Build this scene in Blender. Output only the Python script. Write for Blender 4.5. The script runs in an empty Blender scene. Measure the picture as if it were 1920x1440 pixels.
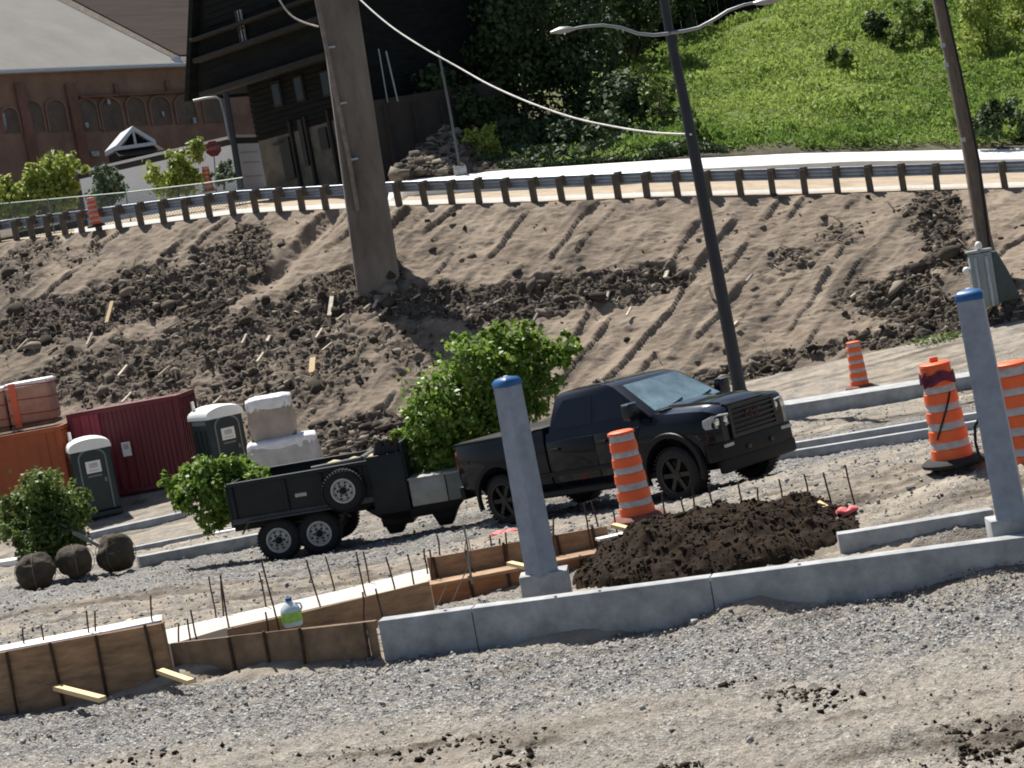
import bpy, bmesh, math, random
import numpy as np
from mathutils import Vector, Matrix

# ------------------------------------------------------------------ camera, sky, sun, exposure
sc = bpy.context.scene
COL = sc.collection
F, CZ = 3500.0, 4.0                                   # focal length in pixels of a 1920 wide frame, camera height
PITCH, ROLL = math.atan(240 / 3500), math.radians(10.2)
_fw = np.array([0, math.cos(PITCH), -math.sin(PITCH)])
_u0 = np.array([0, math.sin(PITCH), math.cos(PITCH)])
_r0 = np.array([1.0, 0, 0])
CR = math.cos(ROLL) * _r0 - math.sin(ROLL) * _u0
CU = math.sin(ROLL) * _r0 + math.cos(ROLL) * _u0
CC = np.array([0, 0, CZ])
cam = bpy.data.cameras.new('camera')
cam.sensor_width = 36; cam.lens = F / 1920 * 36
cam.clip_start = 0.5; cam.clip_end = 3000
camo = bpy.data.objects.new('camera', cam); COL.objects.link(camo)
camo.matrix_world = Matrix(((CR[0], CU[0], -_fw[0], CC[0]), (CR[1], CU[1], -_fw[1], CC[1]), (CR[2], CU[2], -_fw[2], CC[2]), (0, 0, 0, 1)))
sc.camera = camo

SUN_DIR = np.array([-0.20, 0.46, 0.866]); SUN_DIR /= np.linalg.norm(SUN_DIR)
w = bpy.data.worlds.new('World'); sc.world = w; w.use_nodes = True
nt = w.node_tree; nt.nodes.clear()
sky = nt.nodes.new('ShaderNodeTexSky'); sky.sky_type = 'NISHITA'; sky.sun_disc = False
sky.sun_elevation = math.asin(SUN_DIR[2]); sky.sun_rotation = math.atan2(SUN_DIR[0], SUN_DIR[1])
sky.air_density = 1.0; sky.dust_density = 1.5
bg = nt.nodes.new('ShaderNodeBackground'); bg.inputs['Strength'].default_value = 0.055
wo = nt.nodes.new('ShaderNodeOutputWorld')
nt.links.new(sky.outputs[0], bg.inputs[0]); nt.links.new(bg.outputs[0], wo.inputs[0])
sun = bpy.data.lights.new('sun', 'SUN'); sun.energy = 5.0; sun.angle = math.radians(0.53); sun.color = (1, 0.955, 0.88)
suno = bpy.data.objects.new('sun', sun); COL.objects.link(suno)
suno.rotation_euler = Vector(SUN_DIR).to_track_quat('Z', 'Y').to_euler()
sc.view_settings.view_transform = 'Standard'; sc.view_settings.look = 'None'
sc.view_settings.exposure = 0.6; sc.view_settings.gamma = 1.0
sc.view_settings.use_curve_mapping = False
sc.cycles.filter_width = 1.9
sc.cycles.max_bounces = 6

# ------------------------------------------------------------------ helpers
rng = np.random.default_rng(7); random.seed(7)
def P(x, y, d): return CC + d * (_fw + CR * (x - 960) / F - CU * (y - 720) / F)          # photo pixel + distance -> point
def PZ(x, y, z):
    v = _fw + CR * (x - 960) / F - CU * (y - 720) / F
    return CC + v * ((z - CZ) / v[2])
def PX(q):
    v = np.asarray(q, float) - CC; d = v @ _fw
    return 960 + F * (v @ CR) / d, 720 - F * (v @ CU) / d, d
def sstep(a, b, x):
    t = np.clip((x - a) / (b - a), 0, 1); return t * t * (3 - 2 * t)
def vnoise(x, y, seed=0):
    x = np.asarray(x, float); y = np.asarray(y, float)
    xi = np.floor(x).astype(np.int64); yi = np.floor(y).astype(np.int64)
    fx = x - xi; fy = y - yi
    fx = fx * fx * (3 - 2 * fx); fy = fy * fy * (3 - 2 * fy)
    def h(a, b):
        n = (a * 374761393 + b * 668265263 + seed * 1442695041) & 0x7fffffff
        n = ((n ^ (n >> 13)) * 1274126177) & 0x7fffffff
        return ((n ^ (n >> 16)) & 0xffff) / 65535.0
    return (h(xi, yi) * (1 - fx) + h(xi + 1, yi) * fx) * (1 - fy) + (h(xi, yi + 1) * (1 - fx) + h(xi + 1, yi + 1) * fx) * fy - 0.5
def fbm(x, y, seed=0, oct=4, gain=0.5):
    s = 0; a = 1
    for k in range(oct):
        s = s + a * vnoise(x * 2 ** k + 17.3 * k, y * 2 ** k + 5.1 * k, seed + k); a *= gain
    return s

def link(o, parent=None):
    COL.objects.link(o)
    if parent is not None: o.parent = parent
    return o
def tag(o, label=None, cat=None, group=None, kind=None):
    if label: o['label'] = label
    if cat: o['category'] = cat
    if group: o['group'] = group
    if kind: o['kind'] = kind
    return o
def thing(name, label, cat, loc=(0, 0, 0), rz=0.0, group=None, parent=None):
    o = bpy.data.objects.new(name, None); o.location = loc; o.rotation_euler = (0, 0, rz)
    o.empty_display_size = 0.1
    link(o, parent); return tag(o, label, cat, group)
def np_mesh(name, verts, faces, m, parent=None, smooth=False, attrs=None):
    """verts (n,3); faces (k,3|4) array or list of tuples"""
    me = bpy.data.meshes.new(name)
    verts = np.asarray(verts, dtype=np.float32)
    if isinstance(faces, np.ndarray):
        k, c = faces.shape
        me.vertices.add(len(verts)); me.vertices.foreach_set('co', verts.ravel())
        me.loops.add(k * c); me.loops.foreach_set('vertex_index', faces.astype(np.int32).ravel())
        me.polygons.add(k); me.polygons.foreach_set('loop_start', np.arange(0, k * c, c, dtype=np.int32))
        me.polygons.foreach_set('loop_total', np.full(k, c, dtype=np.int32))
        me.update(calc_edges=True)
    else:
        me.from_pydata(verts.tolist(), [], faces); me.update()
    if smooth: me.polygons.foreach_set('use_smooth', np.ones(len(me.polygons), dtype=bool))
    if attrs:
        for an, av in attrs.items():
            a = me.attributes.new(an, 'FLOAT', 'POINT'); a.data.foreach_set('value', np.asarray(av, dtype=np.float32))
    me.materials.append(m)
    o = bpy.data.objects.new(name, me)
    return link(o, parent)

class MB:
    def __init__(s): s.v = []; s.f = []
    def add(s, vs, fs):
        n = len(s.v); s.v += [tuple(map(float, a)) for a in vs]; s.f += [tuple(i + n for i in f) for f in fs]; return s
    def box(s, c, d, rz=0, rx=0, ry=0):
        hx, hy, hz = d[0] / 2, d[1] / 2, d[2] / 2
        M = Matrix.Rotation(rz, 3, 'Z') @ Matrix.Rotation(ry, 3, 'Y') @ Matrix.Rotation(rx, 3, 'X')
        vs = [Vector(c) + M @ Vector((a * hx, b * hy, e * hz)) for e in (-1, 1) for b in (-1, 1) for a in (-1, 1)]
        return s.add(vs, [(0, 2, 3, 1), (4, 5, 7, 6), (0, 1, 5, 4), (2, 6, 7, 3), (0, 4, 6, 2), (1, 3, 7, 5)])
    def tube(s, pts, r, n=8, cap=True):
        pts = [Vector(p) for p in pts]; rs = r if isinstance(r, (list, tuple)) else [r] * len(pts)
        vs = []; fs = []
        for i, p in enumerate(pts):
            t = (pts[min(i + 1, len(pts) - 1)] - pts[max(i - 1, 0)])
            if t.length < 1e-9: t = Vector((0, 0, 1))
            t.normalize()
            a = t.cross(Vector((0.13, 0.97, 0.2))) if abs(t.y) < 0.9 else t.cross(Vector((1, 0, 0)))
            a.normalize(); b = t.cross(a)
            for k in range(n):
                an = 2 * math.pi * k / n; vs.append(p + rs[i] * (math.cos(an) * a + math.sin(an) * b))
        for i in range(len(pts) - 1):
            for k in range(n):
                fs.append((i * n + k, i * n + (k + 1) % n, (i + 1) * n + (k + 1) % n, (i + 1) * n + k))
        if cap:
            fs.append(tuple(range(n - 1, -1, -1))); fs.append(tuple((len(pts) - 1) * n + k for k in range(n)))
        return s.add(vs, fs)
    def lathe(s, prof, n=24, axis='Z', c=(0, 0, 0), a0=0.0, cap=True):
        """prof [(r,h)]"""
        vs = []; fs = []
        for (r, h) in prof:
            for k in range(n):
                an = a0 + 2 * math.pi * k / n; x, y, z = r * math.cos(an), r * math.sin(an), h
                if axis == 'Y': x, y, z = x, h, y
                if axis == 'X': x, y, z = h, x, y
                vs.append((x + c[0], y + c[1], z + c[2]))
        for i in range(len(prof) - 1):
            for k in range(n): fs.append((i * n + k, i * n + (k + 1) % n, (i + 1) * n + (k + 1) % n, (i + 1) * n + k))
        if cap and prof[0][0] > 1e-6: fs.append(tuple(range(n - 1, -1, -1)))
        if cap and prof[-1][0] > 1e-6: fs.append(tuple((len(prof) - 1) * n + k for k in range(n)))
        return s.add(vs, fs)
    def loft(s, loops, cap=True):
        n = len(loops[0]); vs = [p for l in loops for p in l]; fs = []
        for i in range(len(loops) - 1):
            for k in range(n): fs.append((i * n + k, i * n + (k + 1) % n, (i + 1) * n + (k + 1) % n, (i + 1) * n + k))
        if cap:
            fs.append(tuple(range(n - 1, -1, -1))); fs.append(tuple((len(loops) - 1) * n + k for k in range(n)))
        return s.add(vs, fs)
    def prism(s, poly, off):
        """poly list of 3D points, extruded by the vector off"""
        o = Vector(off); return s.loft([[Vector(p) for p in poly], [Vector(p) + o for p in poly]])
    def build(s, name, m, parent=None, bevel=0, smooth=None, seg=2):
        me = bpy.data.meshes.new(name); me.from_pydata(s.v, [], s.f)
        bm = bmesh.new(); bm.from_mesh(me)
        bmesh.ops.remove_doubles(bm, verts=bm.verts, dist=1e-5)
        bmesh.ops.recalc_face_normals(bm, faces=bm.faces)
        if bevel:
            es = [e for e in bm.edges if len(e.link_faces) == 2 and e.calc_face_angle(0) > 0.6]
            bmesh.ops.bevel(bm, geom=es, offset=bevel, segments=seg, affect='EDGES', profile=0.5, clamp_overlap=True)
        bm.to_mesh(me); bm.free()
        if smooth is not None or bevel:
            me.polygons.foreach_set('use_smooth', np.ones(len(me.polygons), dtype=bool))
            me.set_sharp_from_angle(angle=math.radians(smooth if smooth else 35))
        me.materials.append(m)
        return link(bpy.data.objects.new(name, me), parent)

def text(name, body, size, m, parent, loc, rot, ext=0.004):
    cu = bpy.data.curves.new(name, 'FONT'); cu.body = body; cu.size = size; cu.extrude = ext
    cu.align_x = 'CENTER'; cu.align_y = 'CENTER'; cu.materials.append(m)
    tmp = bpy.data.objects.new(name, cu); COL.objects.link(tmp); bpy.context.view_layer.update()
    me = bpy.data.meshes.new_from_object(tmp.evaluated_get(bpy.context.evaluated_depsgraph_get())); bpy.data.objects.remove(tmp)
    o = bpy.data.objects.new(name, me); o.location = loc; o.rotation_euler = rot
    return link(o, parent)

# ------------------------------------------------------------------ materials
def mat(name, col, rough=0.7, metal=0.0, var=0.25, scale=4.0, bump=0.0, bscale=40.0, coat=0.0, spec=0.5, col2=None, detail=6, stretch=None, trans=0.0, attr=None, thresh=None):
    m = bpy.data.materials.new(name); m.use_nodes = True; t = m.node_tree; n = t.nodes; L = t.links
    b = n['Principled BSDF']; b.inputs['Roughness'].default_value = rough; b.inputs['Metallic'].default_value = metal
    b.inputs['Coat Weight'].default_value = coat; b.inputs['Coat Roughness'].default_value = 0.06
    b.inputs['Specular IOR Level'].default_value = spec
    tc = n.new('ShaderNodeTexCoord'); src = tc.outputs['Object']
    if stretch:
        mp = n.new('ShaderNodeMapping'); mp.inputs['Scale'].default_value = stretch; L.new(src, mp.inputs[0]); src = mp.outputs[0]
    nz = n.new('ShaderNodeTexNoise'); nz.inputs['Scale'].default_value = scale; nz.inputs['Detail'].default_value = detail
    nz.inputs['Roughness'].default_value = 0.65; L.new(src, nz.inputs['Vector'])
    mx = n.new('ShaderNodeMix'); mx.data_type = 'RGBA'
    c = np.array(col); c2 = np.array(col2) if col2 else c * (1 + var * 1.2)
    c1 = c if col2 else c * (1 - var)
    mx.inputs['A'].default_value = (*c1, 1); mx.inputs['B'].default_value = (*c2, 1)
    if attr:
        at = n.new('ShaderNodeAttribute'); at.attribute_name = attr; L.new(at.outputs['Fac'], mx.inputs['Factor'])
    else:
        rp = n.new('ShaderNodeMapRange'); lo, hi = thresh if thresh else (0.3, 0.7)
        rp.inputs['From Min'].default_value = lo; rp.inputs['From Max'].default_value = hi
        L.new(nz.outputs['Fac'], rp.inputs['Value']); L.new(rp.outputs[0], mx.inputs['Factor'])
    L.new(mx.outputs['Result'], b.inputs['Base Color'])
    if bump:
        nb = n.new('ShaderNodeTexNoise'); nb.inputs['Scale'].default_value = bscale; nb.inputs['Detail'].default_value = 5; L.new(src, nb.inputs['Vector'])
        bp = n.new('ShaderNodeBump'); bp.inputs['Strength'].default_value = bump; bp.inputs['Distance'].default_value = 0.03
        L.new(nb.outputs['Fac'], bp.inputs['Height']); L.new(bp.outputs[0], b.inputs['Normal'])
    if trans:
        tr = n.new('ShaderNodeBsdfTranslucent'); L.new(mx.outputs['Result'], tr.inputs['Color'])
        ms = n.new('ShaderNodeMixShader'); ms.inputs[0].default_value = trans
        L.new(b.outputs[0], ms.inputs[1]); L.new(tr.outputs[0], ms.inputs[2]); L.new(ms.outputs[0], n['Material Output'].inputs['Surface'])
    return m

M = {}
M['conc'] = mat('concrete_new', (0.33, 0.34, 0.345), 0.85, var=0.34, scale=3.2, bump=0.2, bscale=60, detail=12)
M['conc_w'] = mat('concrete_pale', (0.78, 0.77, 0.74), 0.85, var=0.1, scale=2.0, bump=0.1)
M['conc_old'] = mat('concrete_weathered', (0.165, 0.142, 0.12), 0.9, var=0.42, scale=0.9, bump=0.25, bscale=18, stretch=(1, 1, 0.35))
M['slab'] = mat('concrete_slab', (0.52, 0.49, 0.44), 0.9, var=0.12, scale=1.5, bump=0.1)
M['ply'] = mat('plywood_form', (0.30, 0.185, 0.105), 0.8, var=0.4, scale=3.0, bump=0.1, bscale=30, stretch=(1, 1, 4))
M['ply_rust'] = mat('plywood_red', (0.33, 0.14, 0.06), 0.75, var=0.35, scale=3.0, bump=0.1, bscale=30, stretch=(1, 1, 4))
M['ply_dark'] = mat('plywood_dark', (0.20, 0.135, 0.085), 0.8, var=0.4, scale=4.0, bump=0.1)
M['stake'] = mat('steel_stake_rust', (0.06, 0.035, 0.022), 0.7, metal=0.4, var=0.4, scale=20)
M['rebar'] = mat('rebar_rust', (0.085, 0.045, 0.028), 0.8, metal=0.3, var=0.5, scale=14, bump=0.4, bscale=160)
M['lumber'] = mat('fresh_lumber', (0.72, 0.53, 0.28), 0.7, var=0.15, scale=6, stretch=(1, 8, 8))
M['scrap'] = mat('scrap_wood', (0.50, 0.44, 0.34), 0.8, var=0.25, scale=3)
M['grey_wood'] = mat('weathered_wood', (0.22, 0.19, 0.16), 0.9, var=0.3, scale=3)
M['postgrey'] = mat('painted_post_grey', (0.235, 0.275, 0.335), 0.5, var=0.2, scale=5, detail=12, bump=0.03)
M['blue'] = mat('blue_cap', (0.02, 0.10, 0.27), 0.4, var=0.2, scale=10)
M['white'] = mat('white_plastic', (0.78, 0.78, 0.76), 0.5, var=0.06, scale=5)
M['orange'] = mat('barrel_orange', (0.90, 0.15, 0.03), 0.5, var=0.1, scale=5, col2=(0.78, 0.115, 0.03))
M['reflect'] = mat('barrel_band_grey', (0.47, 0.45, 0.44), 0.45, var=0.22, scale=12)
M['rubber'] = mat('rubber', (0.014, 0.014, 0.015), 0.85, var=0.3, scale=12, bump=0.2, bscale=60)
M['rubber_b'] = mat('rubber_brown', (0.16, 0.06, 0.045), 0.85, var=0.3, scale=12)
M['purple'] = mat('purple_rag', (0.12, 0.02, 0.05), 0.85, var=0.4, scale=12)
M['redplastic'] = mat('red_plastic', (0.60, 0.10, 0.10), 0.6, var=0.25, scale=10)
M['lamp'] = mat('lamp_post_dark', (0.022, 0.023, 0.028), 0.5, var=0.2, scale=4)
M['alu'] = mat('lamp_arm_alu', (0.26, 0.275, 0.29), 0.45, metal=0.5, var=0.1, scale=5)
M['galv'] = mat('galvanised', (0.40, 0.44, 0.49), 0.5, metal=0.5, var=0.18, scale=3)
M['gpost'] = mat('guardrail_post_wood', (0.115, 0.095, 0.072), 0.9, var=0.35, scale=5, stretch=(4, 4, 1))
M['polewood'] = mat('utility_pole_wood', (0.155, 0.125, 0.10), 0.9, var=0.35, scale=4, bump=0.2, stretch=(5, 5, 0.6))
M['cab_grey'] = mat('cabinet_grey', (0.27, 0.31, 0.33), 0.5, var=0.1, scale=5)
M['cab_green'] = mat('cabinet_green', (0.055, 0.075, 0.075), 0.6, var=0.2, scale=5)
M['thinpole'] = mat('thin_pole_grey', (0.09, 0.10, 0.11), 0.6, var=0.1, scale=4)
M['cable'] = mat('cable_pale', (0.55, 0.54, 0.50), 0.6, var=0.3, scale=9)
M['black_paint'] = mat('truck_paint', (0.004, 0.0055, 0.011), 0.3, var=0.1, scale=2, coat=1.0, spec=0.1); M['black_paint'].node_tree.nodes['Principled BSDF'].inputs['Coat IOR'].default_value = 1.28  # blue in the base stands in for the sky sheen on the hood
M['black_trim'] = mat('black_trim', (0.008, 0.008, 0.009), 0.5, var=0.2, scale=9, spec=0.25)
M['gloss_trim'] = mat('gloss_trim', (0.010, 0.011, 0.013), 0.25, var=0.1, scale=9, spec=0.4)
M['glass'] = mat('tinted_glass', (0.005, 0.007, 0.012), 0.05, var=0.1, scale=2, spec=0.4)
M['windshield'] = mat('windshield_glass', (0.11, 0.17, 0.19), 0.04, var=0.5, scale=2.5, spec=1.0, coat=1.0)  # pale blue-grey base stands in for the reflected sky
M['lens'] = mat('headlight_lens', (0.36, 0.37, 0.38), 0.12, var=0.25, scale=14, coat=1.0)
M['chrome'] = mat('chrome', (0.7, 0.72, 0.74), 0.12, metal=1.0, var=0.05, scale=4)
M['redlens'] = mat('red_lens', (0.42, 0.015, 0.015), 0.2, var=0.2, scale=8, coat=1.0)
M['badge'] = mat('badge_red', (0.05, 0.012, 0.014), 0.3, var=0.1, scale=8)
M['rim_black'] = mat('rim_black', (0.013, 0.0135, 0.015), 0.25, metal=0.3, var=0.2, scale=8)
M['rim_white'] = mat('rim_white', (0.50, 0.49, 0.46), 0.5, var=0.15, scale=9)
M['trailer'] = mat('trailer_black', (0.010, 0.014, 0.016), 0.45, var=0.3, scale=3, spec=0.3)
M['trailer_grey'] = mat('trailer_frame_grey', (0.05, 0.05, 0.05), 0.6, var=0.4, scale=3)  # lighter grey for the lower rail and mudguards
M['toolbox'] = mat('toolbox_alu', (0.30, 0.31, 0.29), 0.5, metal=0.2, var=0.18, scale=3)
M['toolbox_d'] = mat('toolbox_dark', (0.15, 0.165, 0.15), 0.55, var=0.2, scale=3)
M['tarp'] = mat('tarp_dark', (0.10, 0.105, 0.10), 0.75, var=0.3, scale=5)
M['straw'] = mat('straw_mulch', (0.50, 0.41, 0.24), 0.9, var=0.3, scale=14, bump=0.6, bscale=40)
M['cont_red'] = mat('container_red', (0.125, 0.012, 0.022), 0.55, var=0.18, scale=1.3)
M['cont_red2'] = mat('container_red_faded', (0.24, 0.025, 0.042), 0.55, var=0.15, scale=1.3)
M['cont_or'] = mat('container_orange', (0.38, 0.088, 0.022), 0.6, var=0.22, scale=1.0, col2=(0.30, 0.07, 0.025))
M['porta'] = mat('porta_green', (0.012, 0.024, 0.026), 0.5, var=0.2, scale=3)
M['porta_trim'] = mat('porta_trim', (0.15, 0.17, 0.17), 0.55, var=0.1, scale=5)
M['porta_roof'] = mat('porta_roof', (0.80, 0.80, 0.78), 0.5, var=0.05, scale=3)
M['wrap_w'] = mat('pallet_wrap_white', (0.80, 0.79, 0.80), 0.45, var=0.15, scale=3, bump=0.5, bscale=7)
M['wrap_b'] = mat('wrapped_blocks', (0.36, 0.30, 0.25), 0.45, var=0.2, scale=2.0, bump=0.4, bscale=6)
M['wrap_b2'] = mat('wrapped_pale', (0.50, 0.47, 0.44), 0.4, var=0.2, scale=2.0, bump=0.5, bscale=6)
M['block'] = mat('stacked_blocks', (0.40, 0.27, 0.19), 0.6, var=0.2, scale=2.5, bump=0.2, bscale=9)
M['strap'] = mat('orange_strap', (0.62, 0.15, 0.07), 0.5, var=0.15, scale=8)
M['strap_red'] = mat('red_strap', (0.26, 0.07, 0.045), 0.6, var=0.15, scale=8)
M['brickw'] = mat('brick_wall', (0.29, 0.175, 0.125), 0.9, var=0.3, scale=0.5, bump=0.1)
M['brickp'] = mat('brick_pilaster', (0.23, 0.115, 0.08), 0.9, var=0.3, scale=0.7)
M['niche'] = mat('blind_arch', (0.165, 0.125, 0.10), 0.9, var=0.3, scale=0.8)
M['roofl'] = mat('roof_light', (0.27, 0.26, 0.245), 0.9, spec=0.05, var=0.1, scale=0.35, stretch=(1, 1, 1))
M['roofd'] = mat('roof_dark', (0.066, 0.054, 0.049), 0.95, spec=0.03, var=0.16, scale=0.6, stretch=(0.4, 3, 3))
M['gutter'] = mat('gutter_white', (0.62, 0.66, 0.72), 0.5, var=0.05, scale=2)
M['darkwood'] = mat('dark_siding', (0.013, 0.015, 0.0155), 0.9, spec=0.1, var=0.35, scale=1.2, stretch=(0.5, 1, 4))  # shade on the house front is put into this near-black colour
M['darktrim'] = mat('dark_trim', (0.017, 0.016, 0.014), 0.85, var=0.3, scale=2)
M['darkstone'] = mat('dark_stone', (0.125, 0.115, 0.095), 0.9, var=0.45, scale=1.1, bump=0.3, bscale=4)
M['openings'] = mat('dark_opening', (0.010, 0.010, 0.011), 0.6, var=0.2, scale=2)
M['pane'] = mat('window_pane', (0.35, 0.38, 0.40), 0.2, var=0.5, scale=3)
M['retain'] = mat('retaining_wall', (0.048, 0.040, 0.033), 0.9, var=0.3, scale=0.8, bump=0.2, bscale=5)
M['sitetrailer'] = mat('white_trailer', (0.74, 0.79, 0.86), 0.5, var=0.06, scale=0.8)
M['sitetrailer2'] = mat('white_trailer_end', (0.72, 0.72, 0.70), 0.5, var=0.08, scale=1.2)
M['stopred'] = mat('sign_red', (0.17, 0.018, 0.022), 0.5, var=0.15, scale=5)
M['signtext'] = mat('sign_letters', (0.42, 0.25, 0.25), 0.5, var=0.1, scale=5)
M['leaf_lit'] = mat('leaves_bright', (0.10, 0.20, 0.025), 0.45, col2=(0.27, 0.38, 0.07), attr='rnd', trans=0.42, spec=0.35)
M['leaf_shrub'] = mat('leaves_shrub', (0.22, 0.30, 0.06), 0.55, col2=(0.42, 0.47, 0.11), attr='rnd', trans=0.35, spec=0.3)
M['leaf_grey'] = mat('leaves_greyish', (0.09, 0.14, 0.085), 0.6, col2=(0.15, 0.20, 0.11), attr='rnd', trans=0.3, spec=0.3)
M['leaf_mid'] = mat('leaves_mid', (0.085, 0.14, 0.03), 0.5, col2=(0.19, 0.26, 0.07), attr='rnd', trans=0.38, spec=0.3)
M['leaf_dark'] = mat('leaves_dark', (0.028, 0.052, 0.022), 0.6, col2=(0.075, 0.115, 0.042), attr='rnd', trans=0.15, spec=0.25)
M['grass'] = mat('hill_grass', (0.16, 0.26, 0.05), 0.6, col2=(0.37, 0.47, 0.12), attr='rnd', trans=0.45, spec=0.2)
M['bark'] = mat('bark', (0.075, 0.06, 0.045), 0.9, var=0.35, scale=6, bump=0.4, bscale=25)
M['bark_pale'] = mat('bark_pale', (0.34, 0.31, 0.25), 0.85, var=0.25, scale=6)
M['burlap'] = mat('root_ball_soil', (0.035, 0.028, 0.021), 0.95, var=0.4, scale=5, bump=0.7, bscale=16, col2=(0.095, 0.075, 0.048))
M['soil'] = mat('topsoil', (0.029, 0.0205, 0.014), 0.95, var=0.4, scale=5, bump=0.25, bscale=45, spec=0.1)
M['clod'] = mat('clods', (0.04, 0.033, 0.027), 0.95, spec=0.1, col2=(0.29, 0.25, 0.20), attr='rnd')
M['stone'] = mat('gravel_stone', (0.11, 0.11, 0.115), 0.9, col2=(0.44, 0.43, 0.41), attr='rnd')
M['soilclod'] = mat('soil_clods', (0.016, 0.0115, 0.008), 0.95, spec=0.1, col2=(0.05, 0.036, 0.025), attr='rnd')
M['fence_green'] = mat('chain_link', (0.20, 0.25, 0.22), 0.5, metal=0.4, var=0.1, scale=4)
M['jug'] = mat('water_jug', (0.62, 0.72, 0.78), 0.25, var=0.06, scale=5, trans=0.3)
M['juglabel'] = mat('jug_label_green', (0.22, 0.55, 0.06), 0.45, var=0.2, scale=18, col2=(0.45, 0.70, 0.16))
M['cloth'] = mat('dark_cloth', (0.02, 0.02, 0.022), 0.8, var=0.2, scale=5)
M['cone'] = mat('cone_orange', (0.75, 0.13, 0.03), 0.5, var=0.1, scale=6)

def terrain_mat(name):
    """sand / gravel / churned soil blended by the vertex values 'grav' and 'dark'"""
    m = bpy.data.materials.new(name); m.use_nodes = True; t = m.node_tree; n = t.nodes; L = t.links
    b = n['Principled BSDF']; b.inputs['Roughness'].default_value = 0.95; b.inputs['Specular IOR Level'].default_value = 0.2
    tc = n.new('ShaderNodeTexCoord')
    def noise(scale, detail=5, rough=0.6):
        a = n.new('ShaderNodeTexNoise'); a.inputs['Scale'].default_value = scale; a.inputs['Detail'].default_value = detail
        a.inputs['Roughness'].default_value = rough; L.new(tc.outputs['Object'], a.inputs['Vector']); return a.outputs['Fac']
    def ramp(src, stops):
        r = n.new('ShaderNodeValToRGB'); e = r.color_ramp.elements
        while len(e) < len(stops): e.new(0.5)
        for k, (p, c) in enumerate(stops): e[k].position = p; e[k].color = (*c, 1)
        L.new(src, r.inputs[0]); return r.outputs['Color']
    def mix(f, a, c):
        x = n.new('ShaderNodeMix'); x.data_type = 'RGBA'; L.new(f, x.inputs['Factor']); L.new(a, x.inputs['A']); L.new(c, x.inputs['B']); return x.outputs['Result']
    def attr(nm):
        a = n.new('ShaderNodeAttribute'); a.attribute_name = nm; return a.outputs['Fac']
    sand = ramp(noise(1.1, 8, 0.7), SAND)
    vo = n.new('ShaderNodeTexVoronoi'); vo.inputs['Scale'].default_value = GRAV_SCALE; L.new(tc.outputs['Object'], vo.inputs['Vector'])
    sep = n.new('ShaderNodeSeparateColor'); L.new(vo.outputs['Color'], sep.inputs[0])
    grav = ramp(sep.outputs[0], [(0.0, (0.085, 0.085, 0.088)), (0.4, (0.18, 0.18, 0.178)), (0.75, (0.26, 0.255, 0.245)), (1.0, (0.43, 0.42, 0.40))])
    dark = ramp(noise(2.6, 8, 0.75), DARK)
    c = mix(attr('grav'), sand, grav); c = mix(attr('dark'), c, dark)
    L.new(c, b.inputs['Base Color'])
    bp = n.new('ShaderNodeBump'); bp.inputs['Strength'].default_value = 0.7; bp.inputs['Distance'].default_value = 0.05
    ad = n.new('ShaderNodeMath'); ad.operation = 'MULTIPLY_ADD'
    L.new(noise(9, 8, 0.75), ad.inputs[0]); ad.inputs[1].default_value = 1.0
    sc_ = n.new('ShaderNodeMath'); sc_.operation = 'MULTIPLY'; L.new(vo.outputs['Distance'], sc_.inputs[0]); L.new(attr('grav'), sc_.inputs[1])
    L.new(sc_.outputs[0], ad.inputs[2])
    L.new(ad.outputs[0], bp.inputs['Height']); L.new(bp.outputs[0], b.inputs['Normal'])
    return m
SAND = [(0.3, (0.22, 0.185, 0.145)), (0.5, (0.325, 0.28, 0.222)), (0.7, (0.44, 0.39, 0.315))]
DARK = [(0.3, (0.035, 0.028, 0.021)), (0.5, (0.085, 0.068, 0.052)), (0.72, (0.20, 0.17, 0.135))]
GRAV_SCALE = 36.0
M['ground'] = terrain_mat('site_ground')
SAND = [(0.3, (0.175, 0.138, 0.104)), (0.5, (0.275, 0.22, 0.168)), (0.7, (0.36, 0.297, 0.228))]
DARK = [(0.3, (0.038, 0.031, 0.025)), (0.5, (0.085, 0.070, 0.057)), (0.72, (0.20, 0.168, 0.136))]
GRAV_SCALE = 9.0
M['bank'] = terrain_mat('bank_soil')
SAND = [(0.3, (0.30, 0.24, 0.17)), (0.5, (0.42, 0.34, 0.25)), (0.7, (0.50, 0.42, 0.32))]
M['road'] = terrain_mat('road_base')
SAND = [(0.3, (0.07, 0.11, 0.025)), (0.5, (0.12, 0.16, 0.04)), (0.7, (0.18, 0.20, 0.07))]
M['hill'] = terrain_mat('hill_soil')

# ------------------------------------------------------------------ terrain shape
def W(l): return np.array([P(*a) for a in l])
ctrl = [P(*a) for a in [(530, 1052, 32.2), (603, 1040, 32.05), (965, 984, 29.7), (1281, 941, 27.2), (1445, 890, 28.8), (1785, 868, 22.5), (1195, 975, 24.4), (1612, 727, 47),
        (190, 965, 54), (540, 893, 53), (1500, 690, 53), (1800, 625, 52), (740, 835, 55.3), (217, 1075, 34.8), (200, 1120, 27), (650, 1070, 27.5),
        (0, 860, 60), (300, 860, 58), (600, 860, 55.7), (1060, 790, 53.5), (1920, 598, 51.5), (1490, 862, 32.5), (1745, 828, 31.8), (1490, 787, 40.7), (1735, 747, 40.4)]]
ctrl += [PZ(*a, 0) for a in [(0, 1440), (960, 1440), (1920, 1440), (0, 1340), (350, 1270), (700, 1230), (960, 1195), (1390, 1140)]] + [PZ(1920, 1060, 0.1)]
ctrl += [np.array(a, float) for a in [(-14, 10, 0), (12, 10, 0), (0, 4, 0), (-16, 20, -.1), (14, 20, .5), (-25, 56, -1.4), (30, 48, .2), (25, 35, .3), (-22, 35, -.6)]]
ctrl = np.array(ctrl)
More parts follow.
